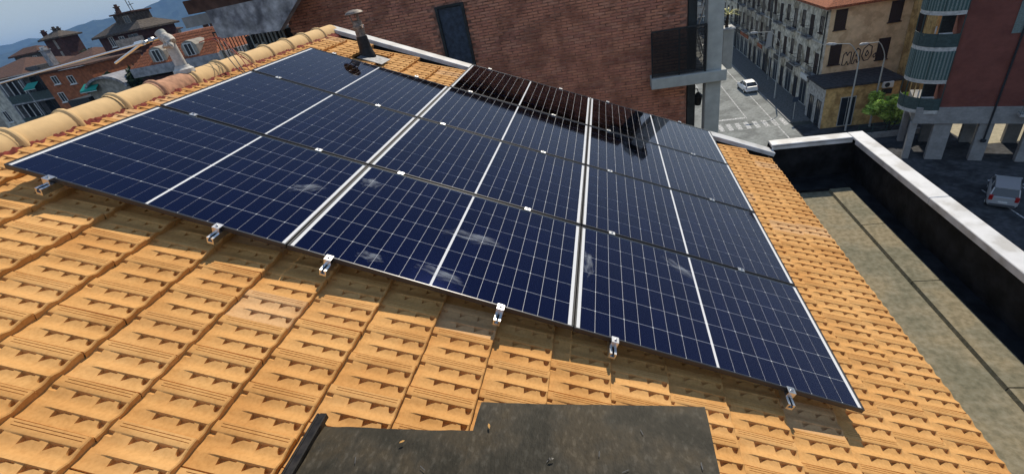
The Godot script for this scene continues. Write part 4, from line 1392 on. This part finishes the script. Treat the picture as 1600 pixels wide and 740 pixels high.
# ---------------------------------------------------------------- brick block with curved balconies
func build_corner_block() -> void:
	var o := thing("brick_apartment_block", "red brick apartment block on grey pilotis with curved glazed balconies", "building", Vector3(30.2, GROUND, -44.5), turn(-20.0))
	var mb := MB.new()
	mb.box(Vector3(9.6, 17.0, -2.5), Vector3(16.8, 24.0, 5.0))
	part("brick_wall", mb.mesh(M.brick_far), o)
	mb = MB.new()
	mb.cbox(Vector3(9.0, 4.25, -2.56), Vector3(18.4, 1.5, 5.3), 0.02)
	part("fascia_band", mb.mesh(M.concrete), o)
	# columns of the open ground floor
	for x in [[-0.05, 0.5], [1.98, 1.25], [4.85, 0.95], [7.9, 1.0], [10.9, 1.0], [13.9, 1.0], [17.0, 1.0]]:
		for z in [[-0.4, 0.6], [-4.7, 0.6]]:
			mb = MB.new()
			mb.cbox(Vector3(x[0], 1.75, z[0]), Vector3(x[1], 3.52, z[1]), 0.03)
			part("ground_floor_column", mb.mesh(M.concrete), o)
	mb = MB.new()
	mb.box(Vector3(0.35, 1.75, -3.4), Vector3(0.25, 3.5, 2.0))
	part("core_wall", mb.mesh(M.concrete_dark), o)
	# drainpipe and the tall panel beside it
	mb = MB.new()
	mb.tube([Vector3(4.9, 2.1, 0.12), Vector3(4.98, 28.0, 0.12)], 0.075, 8)
	mb.lathe([Vector2(0.0, -0.15), Vector2(0.2, -0.1), Vector2(0.2, 0.1), Vector2(0.0, 0.15)], 10, Transform3D(Basis(), Vector3(4.9, 2.0, 0.14)))
	part("drainpipe", mb.mesh(M.dark_metal), o)
	for k in 3:
		window(o, Vector3(5.15, 12.2 + 3.4 * k, 0.0), 1.7, 2.7, Basis(), M.curtain_b, M.curtain_b, false, "window_panel")
		window(o, Vector3(10.0, 8.0 + 3.0 * k, 0.0), 1.6, 1.8, Basis(), M.curtain_b, M.pane)
	mb = MB.new()
	mb.cbox(Vector3(7.6, 4.4, 0.35), Vector3(2.4, 0.2, 0.8), 0.02)
	part("balcony", mb.mesh(M.slab_white), o)
	railing(o, Vector3(7.6, 4.5, -0.05), 2.4, 1.0, 0.78, M.rail_green, 0.12)
	# stack of curved balconies on the corner
	var plan := []
	for i in 13:
		var a := deg_to_rad(82.0 + 108.0 * i / 12.0)
		plan.append(Vector2(0.95 + 2.25 * cos(a) * 1.02, -2.1 + 2.28 * sin(a)))
	var floors := [4.6, 7.25, 9.95, 12.75, 15.55, 18.35]
	for k in floors.size():
		var y: float = floors[k]
		mb = MB.new()
		var ps := [Vector2(1.15, 2.6)]
		for i in range(plan.size() - 1, -1, -1):
			ps.append(Vector2(plan[i].x, -plan[i].y))
		ps.append(Vector2(1.15, -0.12))
		ps.reverse()
		mb.prism(ps, y - 0.16, y + 0.16, Transform3D(Basis(Vector3(1, 0, 0), -PI / 2) * Basis.from_scale(Vector3(1, 1, 1)), Vector3.ZERO))
		part("balcony_slab", mb.mesh(M.slab_white), o)
		if k == floors.size() - 1:
			break
		var yt: float = floors[k + 1] - 0.16
		var yb: float = y + 0.16
		# front: striped curtain or dark parapet glass, panel by panel
		for i in plan.size() - 1:
			var p := Vector3(plan[i].x, 0, plan[i].y)
			var q := Vector3(plan[i + 1].x, 0, plan[i + 1].y)
			var mid := (p + q) / 2
			var dirx := (q - p).normalized()
			var b := Basis(dirx, Vector3.UP, dirx.cross(Vector3.UP))
			var full: bool = k == 1 or k == 3
			mb = MB.new()
			var hh: float = (yt - yb) if full else 1.05
			if full:
				for sft in 3:
					mb = MB.new()
					var ww: float = p.distance_to(q) / 3.0
					mb.box(mid + dirx * (sft - 1) * ww + Vector3(0, yb + hh / 2, 0), Vector3(ww - 0.01, hh, 0.03 + 0.03 * (sft % 2)), b)
					part("striped_curtain", mb.mesh(M.curtain_b if (i * 3 + sft) % 2 == 0 else M.curtain_a), o)
			else:
				mb.box(mid + Vector3(0, yb + hh / 2, 0), Vector3(p.distance_to(q), hh, 0.03), b)
				part("parapet_glass", mb.mesh(M.green_panel), o)
		for i in range(0, plan.size(), 4):
			mb = MB.new()
			mb.box(Vector3(plan[i].x, (yb + yt) / 2, plan[i].y), Vector3(0.07, yt - yb, 0.07))
			part("balcony_post", mb.mesh(M.rail_green), o)
		mb = MB.new()
		mb.box(Vector3(0.62, (yb + yt) / 2, -1.9), Vector3(0.9, yt - yb, 0.1))
		part("back_wall", mb.mesh(M.column_dark), o)
		if k == 0 or k == 2:
			mb = MB.new()
			for j in 3:
				mb.box(Vector3(-0.9 + 0.35 * j, (yb + yt) / 2 + 0.4, -0.8), Vector3(0.07, yt - yb - 0.9, 0.07))
			part("yellow_post", mb.mesh(M.ochre), o)
			mb = MB.new()
			mb.cbox(Vector3(0.4, yb + 1.0, -0.35), Vector3(0.9, 0.1, 0.3), 0.03)
			mb.cbox(Vector3(-0.3, yb + 1.35, -0.3), Vector3(0.1, 0.6, 0.1), 0.03)
			part("white_table", mb.mesh(M.slab_white), o)

# ---------------------------------------------------------------- the town to the left
func block_house(label: String, x0: float, x1: float, z: float, depth: float, eave: float, rise: float, wm: Material, rm: Material, wins: Array, flat := false) -> Node3D:
	var w := x1 - x0
	var h := eave - GROUND
	var o := thing("town_house" if not flat else "town_block", label, "house" if not flat else "building", Vector3(x0, GROUND, z))
	walls(o, w, h, depth, wm)
	if flat:
		var mb := MB.new()
		mb.cbox(Vector3(w / 2, h + 0.12, -depth / 2), Vector3(w + 0.5, 0.25, depth + 0.5), 0.02)
		part("roof", mb.mesh(rm), o)
	else:
		hip_roof(o, w, h, depth, rise, 0.6, rm)
	for q in wins:               # [x along the front, y below the eave, width, height]
		window(o, Vector3(q[0], h - q[1], 0), q[2], q[3], Basis(), M.white_frame if q.size() < 5 else q[4], M.pane)
	return o

func roof_of(o: Node3D) -> Node3D:
	return o.get_node("roof")

func build_left_town() -> void:
	# slim dark brick tower house with a pale stair strip
	var t := block_house("dark brick tower house with hip roof and pale stair window strip", -99.6, -95.4, -75.0, 3.4, 3.0, 1.1, M.brick_dark, M.roof_grey, [])
	for k in 5:
		window(t, Vector3(2.4, 24.3 - 2.0 * k, 0), 0.5, 1.6, Basis(), M.wall_tan, M.wall_grey, false)
	chimney(roof_of(t), Vector3(1.8, 26.3, -1.7), 0.5, 0.5, M.roof_grey); chimney(roof_of(t), Vector3(2.6, 26.3, -1.9), 0.4, 0.4, M.roof_grey)
	chimney(roof_of(t), Vector3(-0.1, 25.6, -1.0), 0.6, 1.0, M.brick_dark)
	# brown roofed block left of the tower
	var b2 := block_house("low brown block with shallow roof standing left of the brick tower", -107.5, -101.0, -74.0, 3.0, 1.4, 1.0, M.concrete_dark, M.roof_brown, [[2.0, 1.2, 1.0, 1.2], [5.0, 1.2, 1.0, 1.2]])
	# broad block with stepped roof terrace
	var b3 := block_house("broad dark block with stepped attic and wide eaves, right of the brick tower", -72.0, -63.6, -62.0, 6.2, 1.35, 1.9, M.brick_dark, M.roof_grey, [[2.2, 1.0, 0.9, 1.4], [6.4, 1.0, 1.8, 1.0, M.wall_grey], [4.2, 1.0, 1.0, 1.0]])
	var mb := MB.new()
	mb.cbox(Vector3(5.0, 25.1, -3.0), Vector3(3.6, 2.2, 3.2), 0.02)
	part("attic", mb.mesh(M.roof_grey), b3)
	mb = MB.new()
	mb.cbox(Vector3(5.0, 26.2, -3.0), Vector3(4.2, 0.2, 3.8), 0.02)
	part("attic_roof", mb.mesh(M.roof_brown), b3)
	window(b3, Vector3(5.4, 25.3, -1.38), 1.1, 1.0, Basis(), M.wall_tan, M.pane, false)
	mb = MB.new()
	mb.box(Vector3(5.9, 22.3, 0.5), Vector3(5.0, 1.3, 0.2))
	part("balcony_parapet", mb.mesh(M.wall_tan), b3)
	mb = MB.new()
	mb.box(Vector3(5.9, 19.8, 0.5), Vector3(5.4, 1.3, 0.2))
	part("balcony_parapet", mb.mesh(M.wall_tan), b3)
	chimney(roof_of(b3), Vector3(3.4, 25.6, -2.6), 0.45, 1.5, M.roof_brown); chimney(roof_of(b3), Vector3(2.9, 25.2, -2.8), 0.4, 1.2, M.roof_brown)
	for k in 2:
		mb = MB.new()
		mb.tube([Vector3(5.2 + 0.5 * k, 26.2, -3.0), Vector3(5.15 + 0.5 * k, 28.6 - k, -3.0)], 0.05, 5)
		mb.tube([Vector3(4.6 + 0.5 * k, 28.1 - k, -3.0), Vector3(5.8 + 0.5 * k, 28.2 - k, -3.0)], 0.035, 5)
		part("roof_aerial", mb.mesh(M.dark_metal), b3)
	# red roofed house with dormers, nearest on this side
	var rh := thing("red_roof_house", "house with bright red tiled roof, grey gutter band and two dormer windows", "house", Vector3(-37.0, GROUND, -34.0))
	walls(rh, 8.8, 19.7, 9.0, M.brick_dark)
	mb = MB.new()
	mb.cbox(Vector3(4.5, 20.25, -4.4), Vector3(9.3, 0.75, 9.8), 0.03)
	part("gutter_band", mb.mesh(M.wall_grey), rh)
	mb = MB.new()
	var e0 := Vector3(-0.1, 20.64, 0.45); var e1 := Vector3(9.1, 20.64, 0.45); var e2 := Vector3(9.1, 20.64, -9.2); var e3 := Vector3(-0.1, 20.64, -9.2)
	var k0 := Vector3(1.5, 22.5, -2.4); var k1 := Vector3(7.7, 22.5, -2.4); var k2 := Vector3(7.7, 22.5, -6.4); var k3 := Vector3(1.5, 22.5, -6.4)
	mb.quad(e0, e1, k1, k0); mb.quad(e1, e2, k2, k1); mb.quad(e2, e3, k3, k2); mb.quad(e3, e0, k0, k3); mb.quad(k0, k1, k2, k3)
	var rr := part("roof", mb.mesh(M.roof_red), rh)
	mb = MB.new()                                     # rows of tiles too fine to part
	for r in 9:
		for c in 34:
			var s := r / 9.0
			var a := e0.lerp(k0, s); var b := e1.lerp(k1, s)
			var p := a.lerp(b, (c + 0.5) / 34.0) + Vector3(0, 0.022, 0.01)
			var q := p + (k0 - e0).normalized() * 0.30 * Vector3(0, 1, 1)
			var dx := Vector3(0.09, 0, 0)
			mb.quad(p - dx, p + dx, q + dx, q - dx); mb.quad(p - dx - Vector3(0, 0.03, 0), p + dx - Vector3(0, 0.03, 0), p + dx, p - dx)
	var tl := part("tile_rows", mb.mesh(M.roof_red), rr)
	tl.set_meta("kind", "stuff")
	for x in [3.1, 6.5]:
		mb = MB.new()
		var arch := [Vector2(-0.75, 0.0), Vector2(0.75, 0.0), Vector2(0.75, 0.85), Vector2(0.5, 1.12), Vector2(0.0, 1.25), Vector2(-0.5, 1.12), Vector2(-0.75, 0.85)]
		mb.prism(arch, -2.4, 0.0)
		var dm := part("dormer", mb.mesh(M.wall_tan), rh, Vector3(x, 20.7, 0.18))
		window(dm, Vector3(0, 0.55, 0.01), 0.85, 1.0, Basis(), M.white_frame, M.pane, false)
	chimney(rr, Vector3(6.0, 22.4, -4.5), 0.7, 1.0, M.roof_brown)
	# low brown roofs and flats at the left edge
	var fr := block_house("block with broad brown roof and skylight in front of the brick tower", -82.0, -70.5, -58.0, 12.0, -2.0, 2.2, M.brick_dark, M.roof_brown, [])
	chimney(roof_of(fr), Vector3(1.6, 21.4, -2.0), 0.9, 2.2, M.wall_grey)
	mb = MB.new()
	mb.tube([Vector3(1.4, 23.6, -2.0), Vector3(1.4, 24.2, -2.0)], 0.35, 8)
	part("metal_cowl", mb.mesh(M.alu), roof_of(fr))
	mb = MB.new()
	mb.cbox(Vector3(-0.6, 21.2, -1.2), Vector3(2.4, 1.5, 2.0), 0.02)
	part("roof_cabin", mb.mesh(M.concrete_dark), fr)
	block_house("long low house with rust brown roof at the left edge of the view", -96.0, -83.0, -57.0, 12.0, -1.2, 2.0, M.wall_tan, M.roof_brown, [])
	# rust coloured flats
	var ru := block_house("rust orange flats with small windows and awnings beside the green balconies", -67.6, -59.6, -48.0, 8.0, -1.5, 1.0, M.rust_wall, M.roof_brown, [[1.5, 3.0, 1.0, 1.2], [2.1, 0.9, 1.0, 1.0], [4.6, 1.2, 1.0, 1.0], [1.5, 6.0, 1.0, 1.2]], true)
	for k in 5:
		mb = MB.new()
		mb.box(Vector3(6.6 + 0.05 * k, 21.1, 0.2 + 0.3 * k), Vector3(3.0, 0.05, 0.12))
		part("pergola_bar", mb.mesh(M.wall_grey), ru)
	mb = MB.new()
	mb.cbox(Vector3(0.4, 21.4, 0.5), Vector3(9.0, 0.16, 0.25), 0.02)
	part("gutter", mb.mesh(M.wall_grey), ru)
	# pale flats with green glazed balconies
	var cg := thing("pale_flats", "pale flats with dark green balcony panels and a teal awning, far left", "building", Vector3(-82.0, GROUND, -50.0))
	walls(cg, 14.2, 21.0, 9.0, M.cream_pale)
	mb = MB.new()
	mb.cbox(Vector3(7.1, 21.15, -4.2), Vector3(14.9, 0.3, 10.0), 0.02)
	part("roof", mb.mesh(M.roof_grey), cg)
	for fl in 3:
		var yb := 18.0 - 3.0 * fl
		mb = MB.new()
		mb.cbox(Vector3(9.6, yb, 0.55), Vector3(8.6, 0.2, 1.1), 0.02)
		part("balcony_slab", mb.mesh(M.wall_grey), cg)
		for bay in 2:
			mb = MB.new()
			mb.cbox(Vector3(7.4 + 4.2 * bay, yb + 0.62, 1.05), Vector3(3.9, 1.05, 0.06), 0.01)
			part("balcony_panel", mb.mesh(M.green_panel), cg)
			for q in 4:
				mb = MB.new()
				mb.box(Vector3(5.75 + 4.2 * bay + 1.1 * q, yb + 1.95, 1.0), Vector3(0.09, 1.7, 0.09))
				part("balcony_post", mb.mesh(M.white_frame if bay == 0 else M.dark_metal), cg)
			mb = MB.new()
			mb.box(Vector3(7.4 + 4.2 * bay, yb + 1.5, 0.02), Vector3(3.8, 2.8, 0.03))
			part("glazing", mb.mesh(M.pane), cg)
		for x in [1.4, 4.2]:
			window(cg, Vector3(x, yb + 1.6, 0), 0.95, 1.6)
		for x in [5.35, 9.5, 13.9]:
			mb = MB.new()
			mb.box(Vector3(x, yb + 1.5, 0.5), Vector3(0.2, 2.8, 1.1))
			part("balcony_fin", mb.mesh(M.wall_grey), cg)
	for w in [[-71.6, -2.2, -48.9, 2.0, "teal awning half lowered on the pale flats' balcony"], [-51.6, -2.85, -40.3, 2.3, "teal awning over the dark doorway beside the round roofed shed"]]:
		mb = MB.new()
		mb.quad(Vector3(-w[3] / 2, -0.55, 0.9), Vector3(w[3] / 2, -0.55, 0.9), Vector3(w[3] / 2, 0, 0), Vector3(-w[3] / 2, 0, 0))
		mb.quad(Vector3(-w[3] / 2, -0.72, 0.9), Vector3(w[3] / 2, -0.72, 0.9), Vector3(w[3] / 2, -0.55, 0.9), Vector3(-w[3] / 2, -0.55, 0.9))
		var aw := thing("awning", w[4], "awning", Vector3(w[0] + w[3] * 0.5, w[1], w[2]), Basis(), "teal awnings")
		part("cloth", mb.mesh(M.awning), aw)
		mb = MB.new()
		mb.box(Vector3(0, -0.745, 0.9), Vector3(w[3], 0.05, 0.05))
		part("front_bar", mb.mesh(M.white_frame), aw)
	# shed with barrel roof
	var bs := thing("barrel_roof_shed", "grey shed with pale curved roof edge behind the ridge", "shed", Vector3(-51.0, GROUND, -40.0))
	var arc := []
	for i in 15:
		var a := PI * (0.08 + 0.84 * i / 14.0)
		arc.append(Vector2(2.6 - 2.9 * cos(PI - a) * -1.0, 18.3 + 1.6 * sin(a)))
	mb = MB.new()
	var body := [Vector2(5.3, 0), Vector2(5.3, 18.3)]
	var sorted := arc.duplicate()
	sorted.sort_custom(func(p, q): return p.x > q.x)
	var ring := [Vector2(-0.1, 0), Vector2(5.3, 0)] + sorted
	mb.prism(ring, -7.0, 0.0)
	part("wall", mb.mesh(M.wall_tan), bs)
	mb = MB.new()
	for i in sorted.size() - 1:
		var p: Vector2 = sorted[i]
		var q: Vector2 = sorted[i + 1]
		var m := (p + q) / 2
		mb.box(Vector3(m.x, m.y + 0.12, -3.4), Vector3(p.distance_to(q) + 0.06, 0.22, 7.6), Basis(Vector3(0, 0, 1), (p - q).angle()))
	part("curved_roof", mb.mesh(M.wall_grey), bs)
	mb = MB.new()
	mb.box(Vector3(-1.6, 9.2, -1.0), Vector3(3.0, 18.4, 3.0))
	part("side_wing", mb.mesh(M.column_dark), bs)
	# town behind: simple roofs and trees up to the foot of the hills
	var spots := [[-126.0, -78.0, -1.6, "small flat roofed block far left below the hills", true], [-70.0, -96.0, -3.5, "flat roofed block half hidden behind the dark tower", true], [-118.0, -112.0, 0.2, "distant brown roofed house between tower and stepped block", false], [-52.0, -66.0, -2.5, "tan roofed house peeping out right of the stepped block", false], [-45.0, -52.0, -2.0, "brown roofed house just above the red roof house", false]]
	for q in spots:
		var hs := block_house(q[3], q[0] - 5.0, q[0] + 5.0, q[1], 9.0, q[2], 1.8, M.wall_tan, M.roof_brown, [[2.5, 1.4, 1.0, 1.3], [6.5, 1.4, 1.0, 1.3]], q[4])
		if not q[4]:
			for k in 3:
				chimney(roof_of(hs), Vector3(3.0 + 1.5 * k, q[2] - GROUND + 0.9, -3.5), 0.5, 1.3 + 0.3 * k, M.roof_brown)
	var tl_labels := ["dark tree between the brick tower and the stepped block", "round tree at the foot of the dark tower", "dark tree crown behind the red roof house", "tree crown beside the barrel roofed shed"]
	var tspots := [Vector3(-80, -1.6, -66), Vector3(-84, -2.6, -63), Vector3(-44, -3.0, -42), Vector3(-56, -4.2, -46)]
	for i in 4:
		tree(tl_labels[i], tspots[i], 3.2 if i < 2 else 2.2, 3)

func leaf_cloud(center: Vector3, size: Vector3, n: int, leaf: float, r: RandomNumberGenerator) -> MB:
	var mb := MB.new()
	var lumps := []
	for k in 16:
		var d := Vector3(r.randfn(), r.randfn() * 0.8, r.randfn()).normalized()
		lumps.append([center + d * size * r.randf_range(0.35, 0.95), r.randf_range(0.22, 0.42), r.randf_range(0.65, 1.25)])
	for i in n:
		var l: Array = lumps[r.randi() % lumps.size()]
		var d := Vector3(r.randfn(), r.randfn(), r.randfn()).normalized() * pow(r.randf(), 0.4)
		var p: Vector3 = l[0] + d * size * l[1]
		var t := Vector3(r.randfn(), r.randfn() * 0.6, r.randfn()).normalized()
		var s := t.cross(Vector3(r.randfn(), r.randfn(), r.randfn())).normalized()
		var k: float = leaf * r.randf_range(0.6, 1.4)
		var tone: float = l[2] * r.randf_range(0.45, 1.45)
		mb.col = Color(tone, tone, tone * 0.9)
		mb.quad(p - t * k, p + s * k * 0.45, p + t * k, p - s * k * 0.45)
	return mb

func tree(label: String, at: Vector3, size: float, tone: int) -> void:
	var o := thing("tree", label, "tree", Vector3(at.x, GROUND, at.z), Basis(), "trees among the houses")
	var h := at.y - GROUND
	var mb := MB.new()
	mb.tube([Vector3(0, 0, 0), Vector3(0.2, h * 0.5, 0.1), Vector3(0, h, 0)], [0.4, 0.3, 0.12], 8)
	for k in 5:
		var a := TAU * k / 5.0
		mb.tube([Vector3(0.1, h * (0.6 + 0.05 * k), 0), Vector3(cos(a) * size * 0.6, h * 0.9 + 0.5, sin(a) * size * 0.6)], [0.15, 0.05], 6)
	part("trunk", mb.mesh(M.bark), o)
	var r := RandomNumberGenerator.new()
	r.seed = hash(label)
	part("crown", leaf_cloud(Vector3(0, h - size * 0.3, 0), Vector3(size, size * 1.1, size), 2600, 0.3, r).mesh(M.leaf[tone]), o)

# ---------------------------------------------------------------- cars, lamps, shrub
func car(called: String, label: String, at: Vector3, deg: float, paint: Material, van: bool) -> void:
	var o := thing(called, label, "van" if van else "car", at, turn(deg))
	# length along z (front at -z); stations: z, half width, sill, shoulder height
	var ln := 4.3
	var hw := 0.90
	var mb := MB.new()
	var st := [[-2.15, 0.62, 0.42, 0.62], [-2.08, 0.78, 0.32, 0.74], [-1.7, 0.87, 0.25, 0.86], [-0.9, 0.90, 0.22, 0.97], [0.3, 0.90, 0.22, 1.0], [1.4, 0.89, 0.24, 1.02], [1.95, 0.84, 0.30, 1.03], [2.10, 0.76, 0.38, 0.98]]
	if van:
		st = [[-2.15, 0.66, 0.42, 0.70], [-2.08, 0.80, 0.32, 0.86], [-1.7, 0.86, 0.25, 1.0], [-1.2, 0.88, 0.22, 1.08], [0.3, 0.88, 0.22, 1.12], [1.5, 0.88, 0.24, 1.12], [2.05, 0.85, 0.30, 1.12], [2.15, 0.80, 0.38, 1.08]]
	var rings := []
	for q in st:
		var ring := []
		for c in [[-0.86, 0.0], [0.86, 0.0], [1.0, 0.22], [1.0, 0.62], [0.93, 0.92], [0.80, 1.0], [-0.80, 1.0], [-0.93, 0.92], [-1.0, 0.62], [-1.0, 0.22]]:
			ring.append(Vector3(c[0] * q[1], lerpf(q[2], q[3], c[1]), q[0]))
		rings.append(ring)
	loft(mb, rings)
	part("body", mb.mesh(paint), o)
	# greenhouse: dark glass below, painted roof on pillars
	var gb: Array = [[-0.95, 0.78, 0.96], [-0.25, 0.66, 1.42], [0.4, 0.64, 1.47], [1.35, 0.62, 1.42], [1.98, 0.70, 1.02]]
	if van:
		gb = [[-1.35, 0.78, 1.06], [-0.55, 0.70, 1.62], [0.4, 0.69, 1.70], [1.75, 0.67, 1.66], [2.08, 0.76, 1.10]]
	mb = MB.new()
	rings = []
	for q in gb:
		var yb := 0.93 if not van else 1.03
		rings.append([Vector3(-0.80, yb, q[0]), Vector3(0.80, yb, q[0]), Vector3(0.80 if q[2] < 1.2 else q[1] + 0.09, minf(yb + 0.05, q[2]), q[0]), Vector3(q[1], q[2], q[0]), Vector3(-q[1], q[2], q[0]), Vector3(-0.80 if q[2] < 1.2 else -q[1] - 0.09, minf(yb + 0.05, q[2]), q[0])])
	loft(mb, rings)
	part("windows", mb.mesh(M.pane), o)
	mb = MB.new()
	rings = []
	for q in gb.slice(1, 4):
		rings.append([Vector3(-q[1] - 0.015, q[2] - 0.05, q[0]), Vector3(q[1] + 0.015, q[2] - 0.05, q[0]), Vector3(q[1] - 0.03, q[2] + 0.03, q[0]), Vector3(-q[1] + 0.03, q[2] + 0.03, q[0])])
	loft(mb, rings)
	part("roof", mb.mesh(paint), o)
	mb = MB.new()
	for sg in [-1.0, 1.0]:
		for pr in [[0, 1], [4, 3]]:
			var a: Array = gb[pr[0]]
			var b: Array = gb[pr[1]]
			mb.tube([Vector3(sg * (a[1] + 0.02), a[2], a[0]), Vector3(sg * (b[1] + 0.01), b[2], b[0])], 0.045, 5)
		mb.tube([Vector3(sg * 0.80, 1.0 if not van else 1.1, 0.3), Vector3(sg * 0.66, 1.45 if not van else 1.66, 0.3)], 0.035, 5)
	part("pillars", mb.mesh(paint), o)
	for sg in [-1.0, 1.0]:
		for z in [-1.35, 1.35]:
			mb = MB.new()
			var xf := Transform3D(Basis(Vector3(0, 0, 1), -PI / 2 * sg), Vector3(sg * 0.70, 0.32, z))
			mb.lathe([Vector2(0.0, 0.0), Vector2(0.32, 0.0), Vector2(0.325, 0.17), Vector2(0.29, 0.205), Vector2(0.20, 0.205)], 18, xf)
			var w := part("wheel", mb.mesh(M.rubber), o)
			mb = MB.new()
			mb.lathe([Vector2(0.20, 0.206), Vector2(0.19, 0.19), Vector2(0.0, 0.20)], 12, xf)
			part("rim", mb.mesh(M.alu), w)
		mb = MB.new()
		mb.cbox(Vector3(sg * 0.70, 0.84 if not van else 1.0, 2.03 if not van else 2.11), Vector3(0.24, 0.2 if not van else 0.42, 0.12), 0.03)
		part("tail_light", mb.mesh(M.red_lamp), o)
		mb = MB.new()
		mb.cbox(Vector3(sg * 0.66, 0.66, -2.06), Vector3(0.28, 0.14, 0.12), 0.03)
		part("headlight", mb.mesh(M.clear_lamp), o)
		mb = MB.new()
		mb.cbox(Vector3(sg * 0.98, 1.02, -0.75), Vector3(0.16, 0.12, 0.10), 0.03)
		part("door_mirror", mb.mesh(paint), o)
	mb = MB.new()
	mb.cbox(Vector3(0, 0.46, 2.08), Vector3(1.5, 0.22, 0.16), 0.05)
	part("rear_bumper", mb.mesh(paint if not van else M.car_grey), o)
	mb = MB.new()
	mb.cbox(Vector3(0, 0.70, 2.10 if not van else 2.16), Vector3(0.5, 0.11, 0.04), 0.005)
	part("number_plate", mb.mesh(M.white_frame), o)

func loft(mb: MB, rings: Array) -> void:
	var n: int = rings[0].size()
	var cen := []
	for r in rings:
		var c := Vector3.ZERO
		for p in r: c += p
		cen.append(c / n)
	var norms := []
	for i in rings.size():
		var row := []
		for k in n:
			row.append((rings[i][k] - cen[i]).normalized())
		norms.append(row)
	for i in rings.size() - 1:
		for k in n:
			var m: int = (k + 1) % n
			mb.quad(rings[i][k], rings[i][m], rings[i + 1][m], rings[i + 1][k])
	var f: Array = rings[0].duplicate()
	f.reverse()
	mb.poly(f)
	mb.poly(rings[-1])

func street_lamp(label: String, at: Vector3, h: float, arm: Vector3) -> void:
	var o := thing("street_lamp", label, "street lamp", at, Basis(), "lamps beside the crossing")
	var mb := MB.new()
	mb.tube([Vector3(0, 0, 0), Vector3(0, 1.2, 0), Vector3(0, h * 0.8, 0)], [0.11, 0.09, 0.07], 10)
	part("pole", mb.mesh(M.column), o)
	mb = MB.new()
	var path := []
	for i in 9:
		var s := i / 8.0
		path.append(Vector3(0, h * 0.8, 0).lerp(Vector3(0, h, 0), minf(1.0, s * 1.7)) + arm * pow(s, 1.6))
	mb.tube(path, 0.045, 7)
	part("arm", mb.mesh(M.column), o)
	mb = MB.new()
	var e: Vector3 = path[-1]
	var d := arm.normalized()
	mb.tube([e - d * 0.1, e + d * 0.15, e + d * 0.65, e + d * 0.85], [0.05, 0.14, 0.15, 0.05], 10)
	part("lamp_head", mb.mesh(M.slab_white), o)

func build_street_things() -> void:
	car("parked_car", "white hatchback driving away up the sunlit street", Vector3(22.9, GROUND + 0.002, -72.2), 4.0, M.car_white, false)
	car("parked_van", "silver van parked in the shaded lot, rear towards the parapet", Vector3(32.75, GROUND - 0.002, -36.1), -33.0, M.car_silver, true)
	street_lamp("tall street lamp with long arm in front of the yellow annex", Vector3(28.35, GROUND + 0.002, -52.9), 9.2, Vector3(-2.3, 0.25, -0.3))
	street_lamp("thicker lamp post standing further back beside the graffiti", Vector3(30.9, GROUND + 0.002, -53.4), 9.0, Vector3(-2.0, 0.1, 0.4))
	street_lamp("kerbside lamp up the street whose arm shades the road", Vector3(25.0, GROUND + 0.13, -66.5), 8.6, Vector3(-2.9, 0.3, 0.0))
	# bright shrub in front of the annex
	var sh := thing("leafy_shrub", "bright green rounded shrub in front of the yellow annex", "shrub", Vector3(31.9, GROUND, -51.6))
	var r := RandomNumberGenerator.new()
	r.seed = 9
	var mb := MB.new()
	for k in 6:
		var a := TAU * k / 6.0
		mb.tube([Vector3(0.1 * cos(a), 0, 0.1 * sin(a)), Vector3(0.6 * cos(a), 1.2, 0.5 * sin(a)), Vector3(1.3 * cos(a), 2.4, 1.1 * sin(a))], [0.07, 0.05, 0.02], 6)
	part("stem", mb.mesh(M.bark), sh)
	part("foliage", leaf_cloud(Vector3(0, 2.6, 0), Vector3(2.6, 1.9, 1.8), 3000, 0.27, r).mesh(M.leaf[1]), sh)
	# fence and planter wall around it
	var fn := thing("metal_fence", "low dark metal fence on a grey wall around the green shrub", "fence", Vector3(29.0, GROUND, -50.2))
	mb = MB.new()
	mb.cbox(Vector3(2.6, 0.3, 0), Vector3(6.6, 0.6, 0.3), 0.03)
	part("base_wall", mb.mesh(M.concrete), fn)
	for k in 3:
		mb = MB.new()
		mb.box(Vector3(2.6, 0.85 + 0.35 * k, 0), Vector3(6.6, 0.05, 0.05))
		part("rail", mb.mesh(M.rail_green), fn)
	for k in 6:
		mb = MB.new()
		mb.box(Vector3(-0.6 + 1.28 * k, 1.0, 0), Vector3(0.07, 1.3, 0.07))
		part("post", mb.mesh(M.rail_green), fn)
	# sign on a pole outside the shops
	var sg := thing("banner", "pale blue hanging banner on a pole beside the cream house", "banner", Vector3(26.6, GROUND + 0.13, -75.5))
	mb = MB.new()
	mb.tube([Vector3(0, 0, 0), Vector3(0, 7.2, 0)], 0.05, 8)
	part("pole", mb.mesh(M.column), sg)
	mb = MB.new()
	for k in 6:
		mb.quad(Vector3(-0.9 + 0.05 * k, 4.6 + 0.4 * k, 0.05 * sin(k)), Vector3(-0.05, 4.9 + 0.36 * k, 0), Vector3(-0.05, 5.26 + 0.36 * k, 0), Vector3(-0.85 + 0.05 * k, 5.0 + 0.4 * k, 0.05 * sin(k + 1.0)))
	part("cloth", mb.mesh(M.clear_lamp), sg)
	# planting in front of the fence, road sign at the crossing
	var rs := thing("road_sign", "blue crossing sign on a grey post at the zebra", "road sign", Vector3(24.6, GROUND + 0.13, -57.8))
	mb = MB.new()
	mb.tube([Vector3(0, 0, 0), Vector3(0, 2.7, 0)], 0.035, 8)
	part("post", mb.mesh(M.column), rs)
	mb = MB.new()
	mb.cbox(Vector3(0, 2.45, 0.05), Vector3(0.6, 0.6, 0.02), 0.005)
	part("plate", mb.mesh(M.blue_shutter), rs)
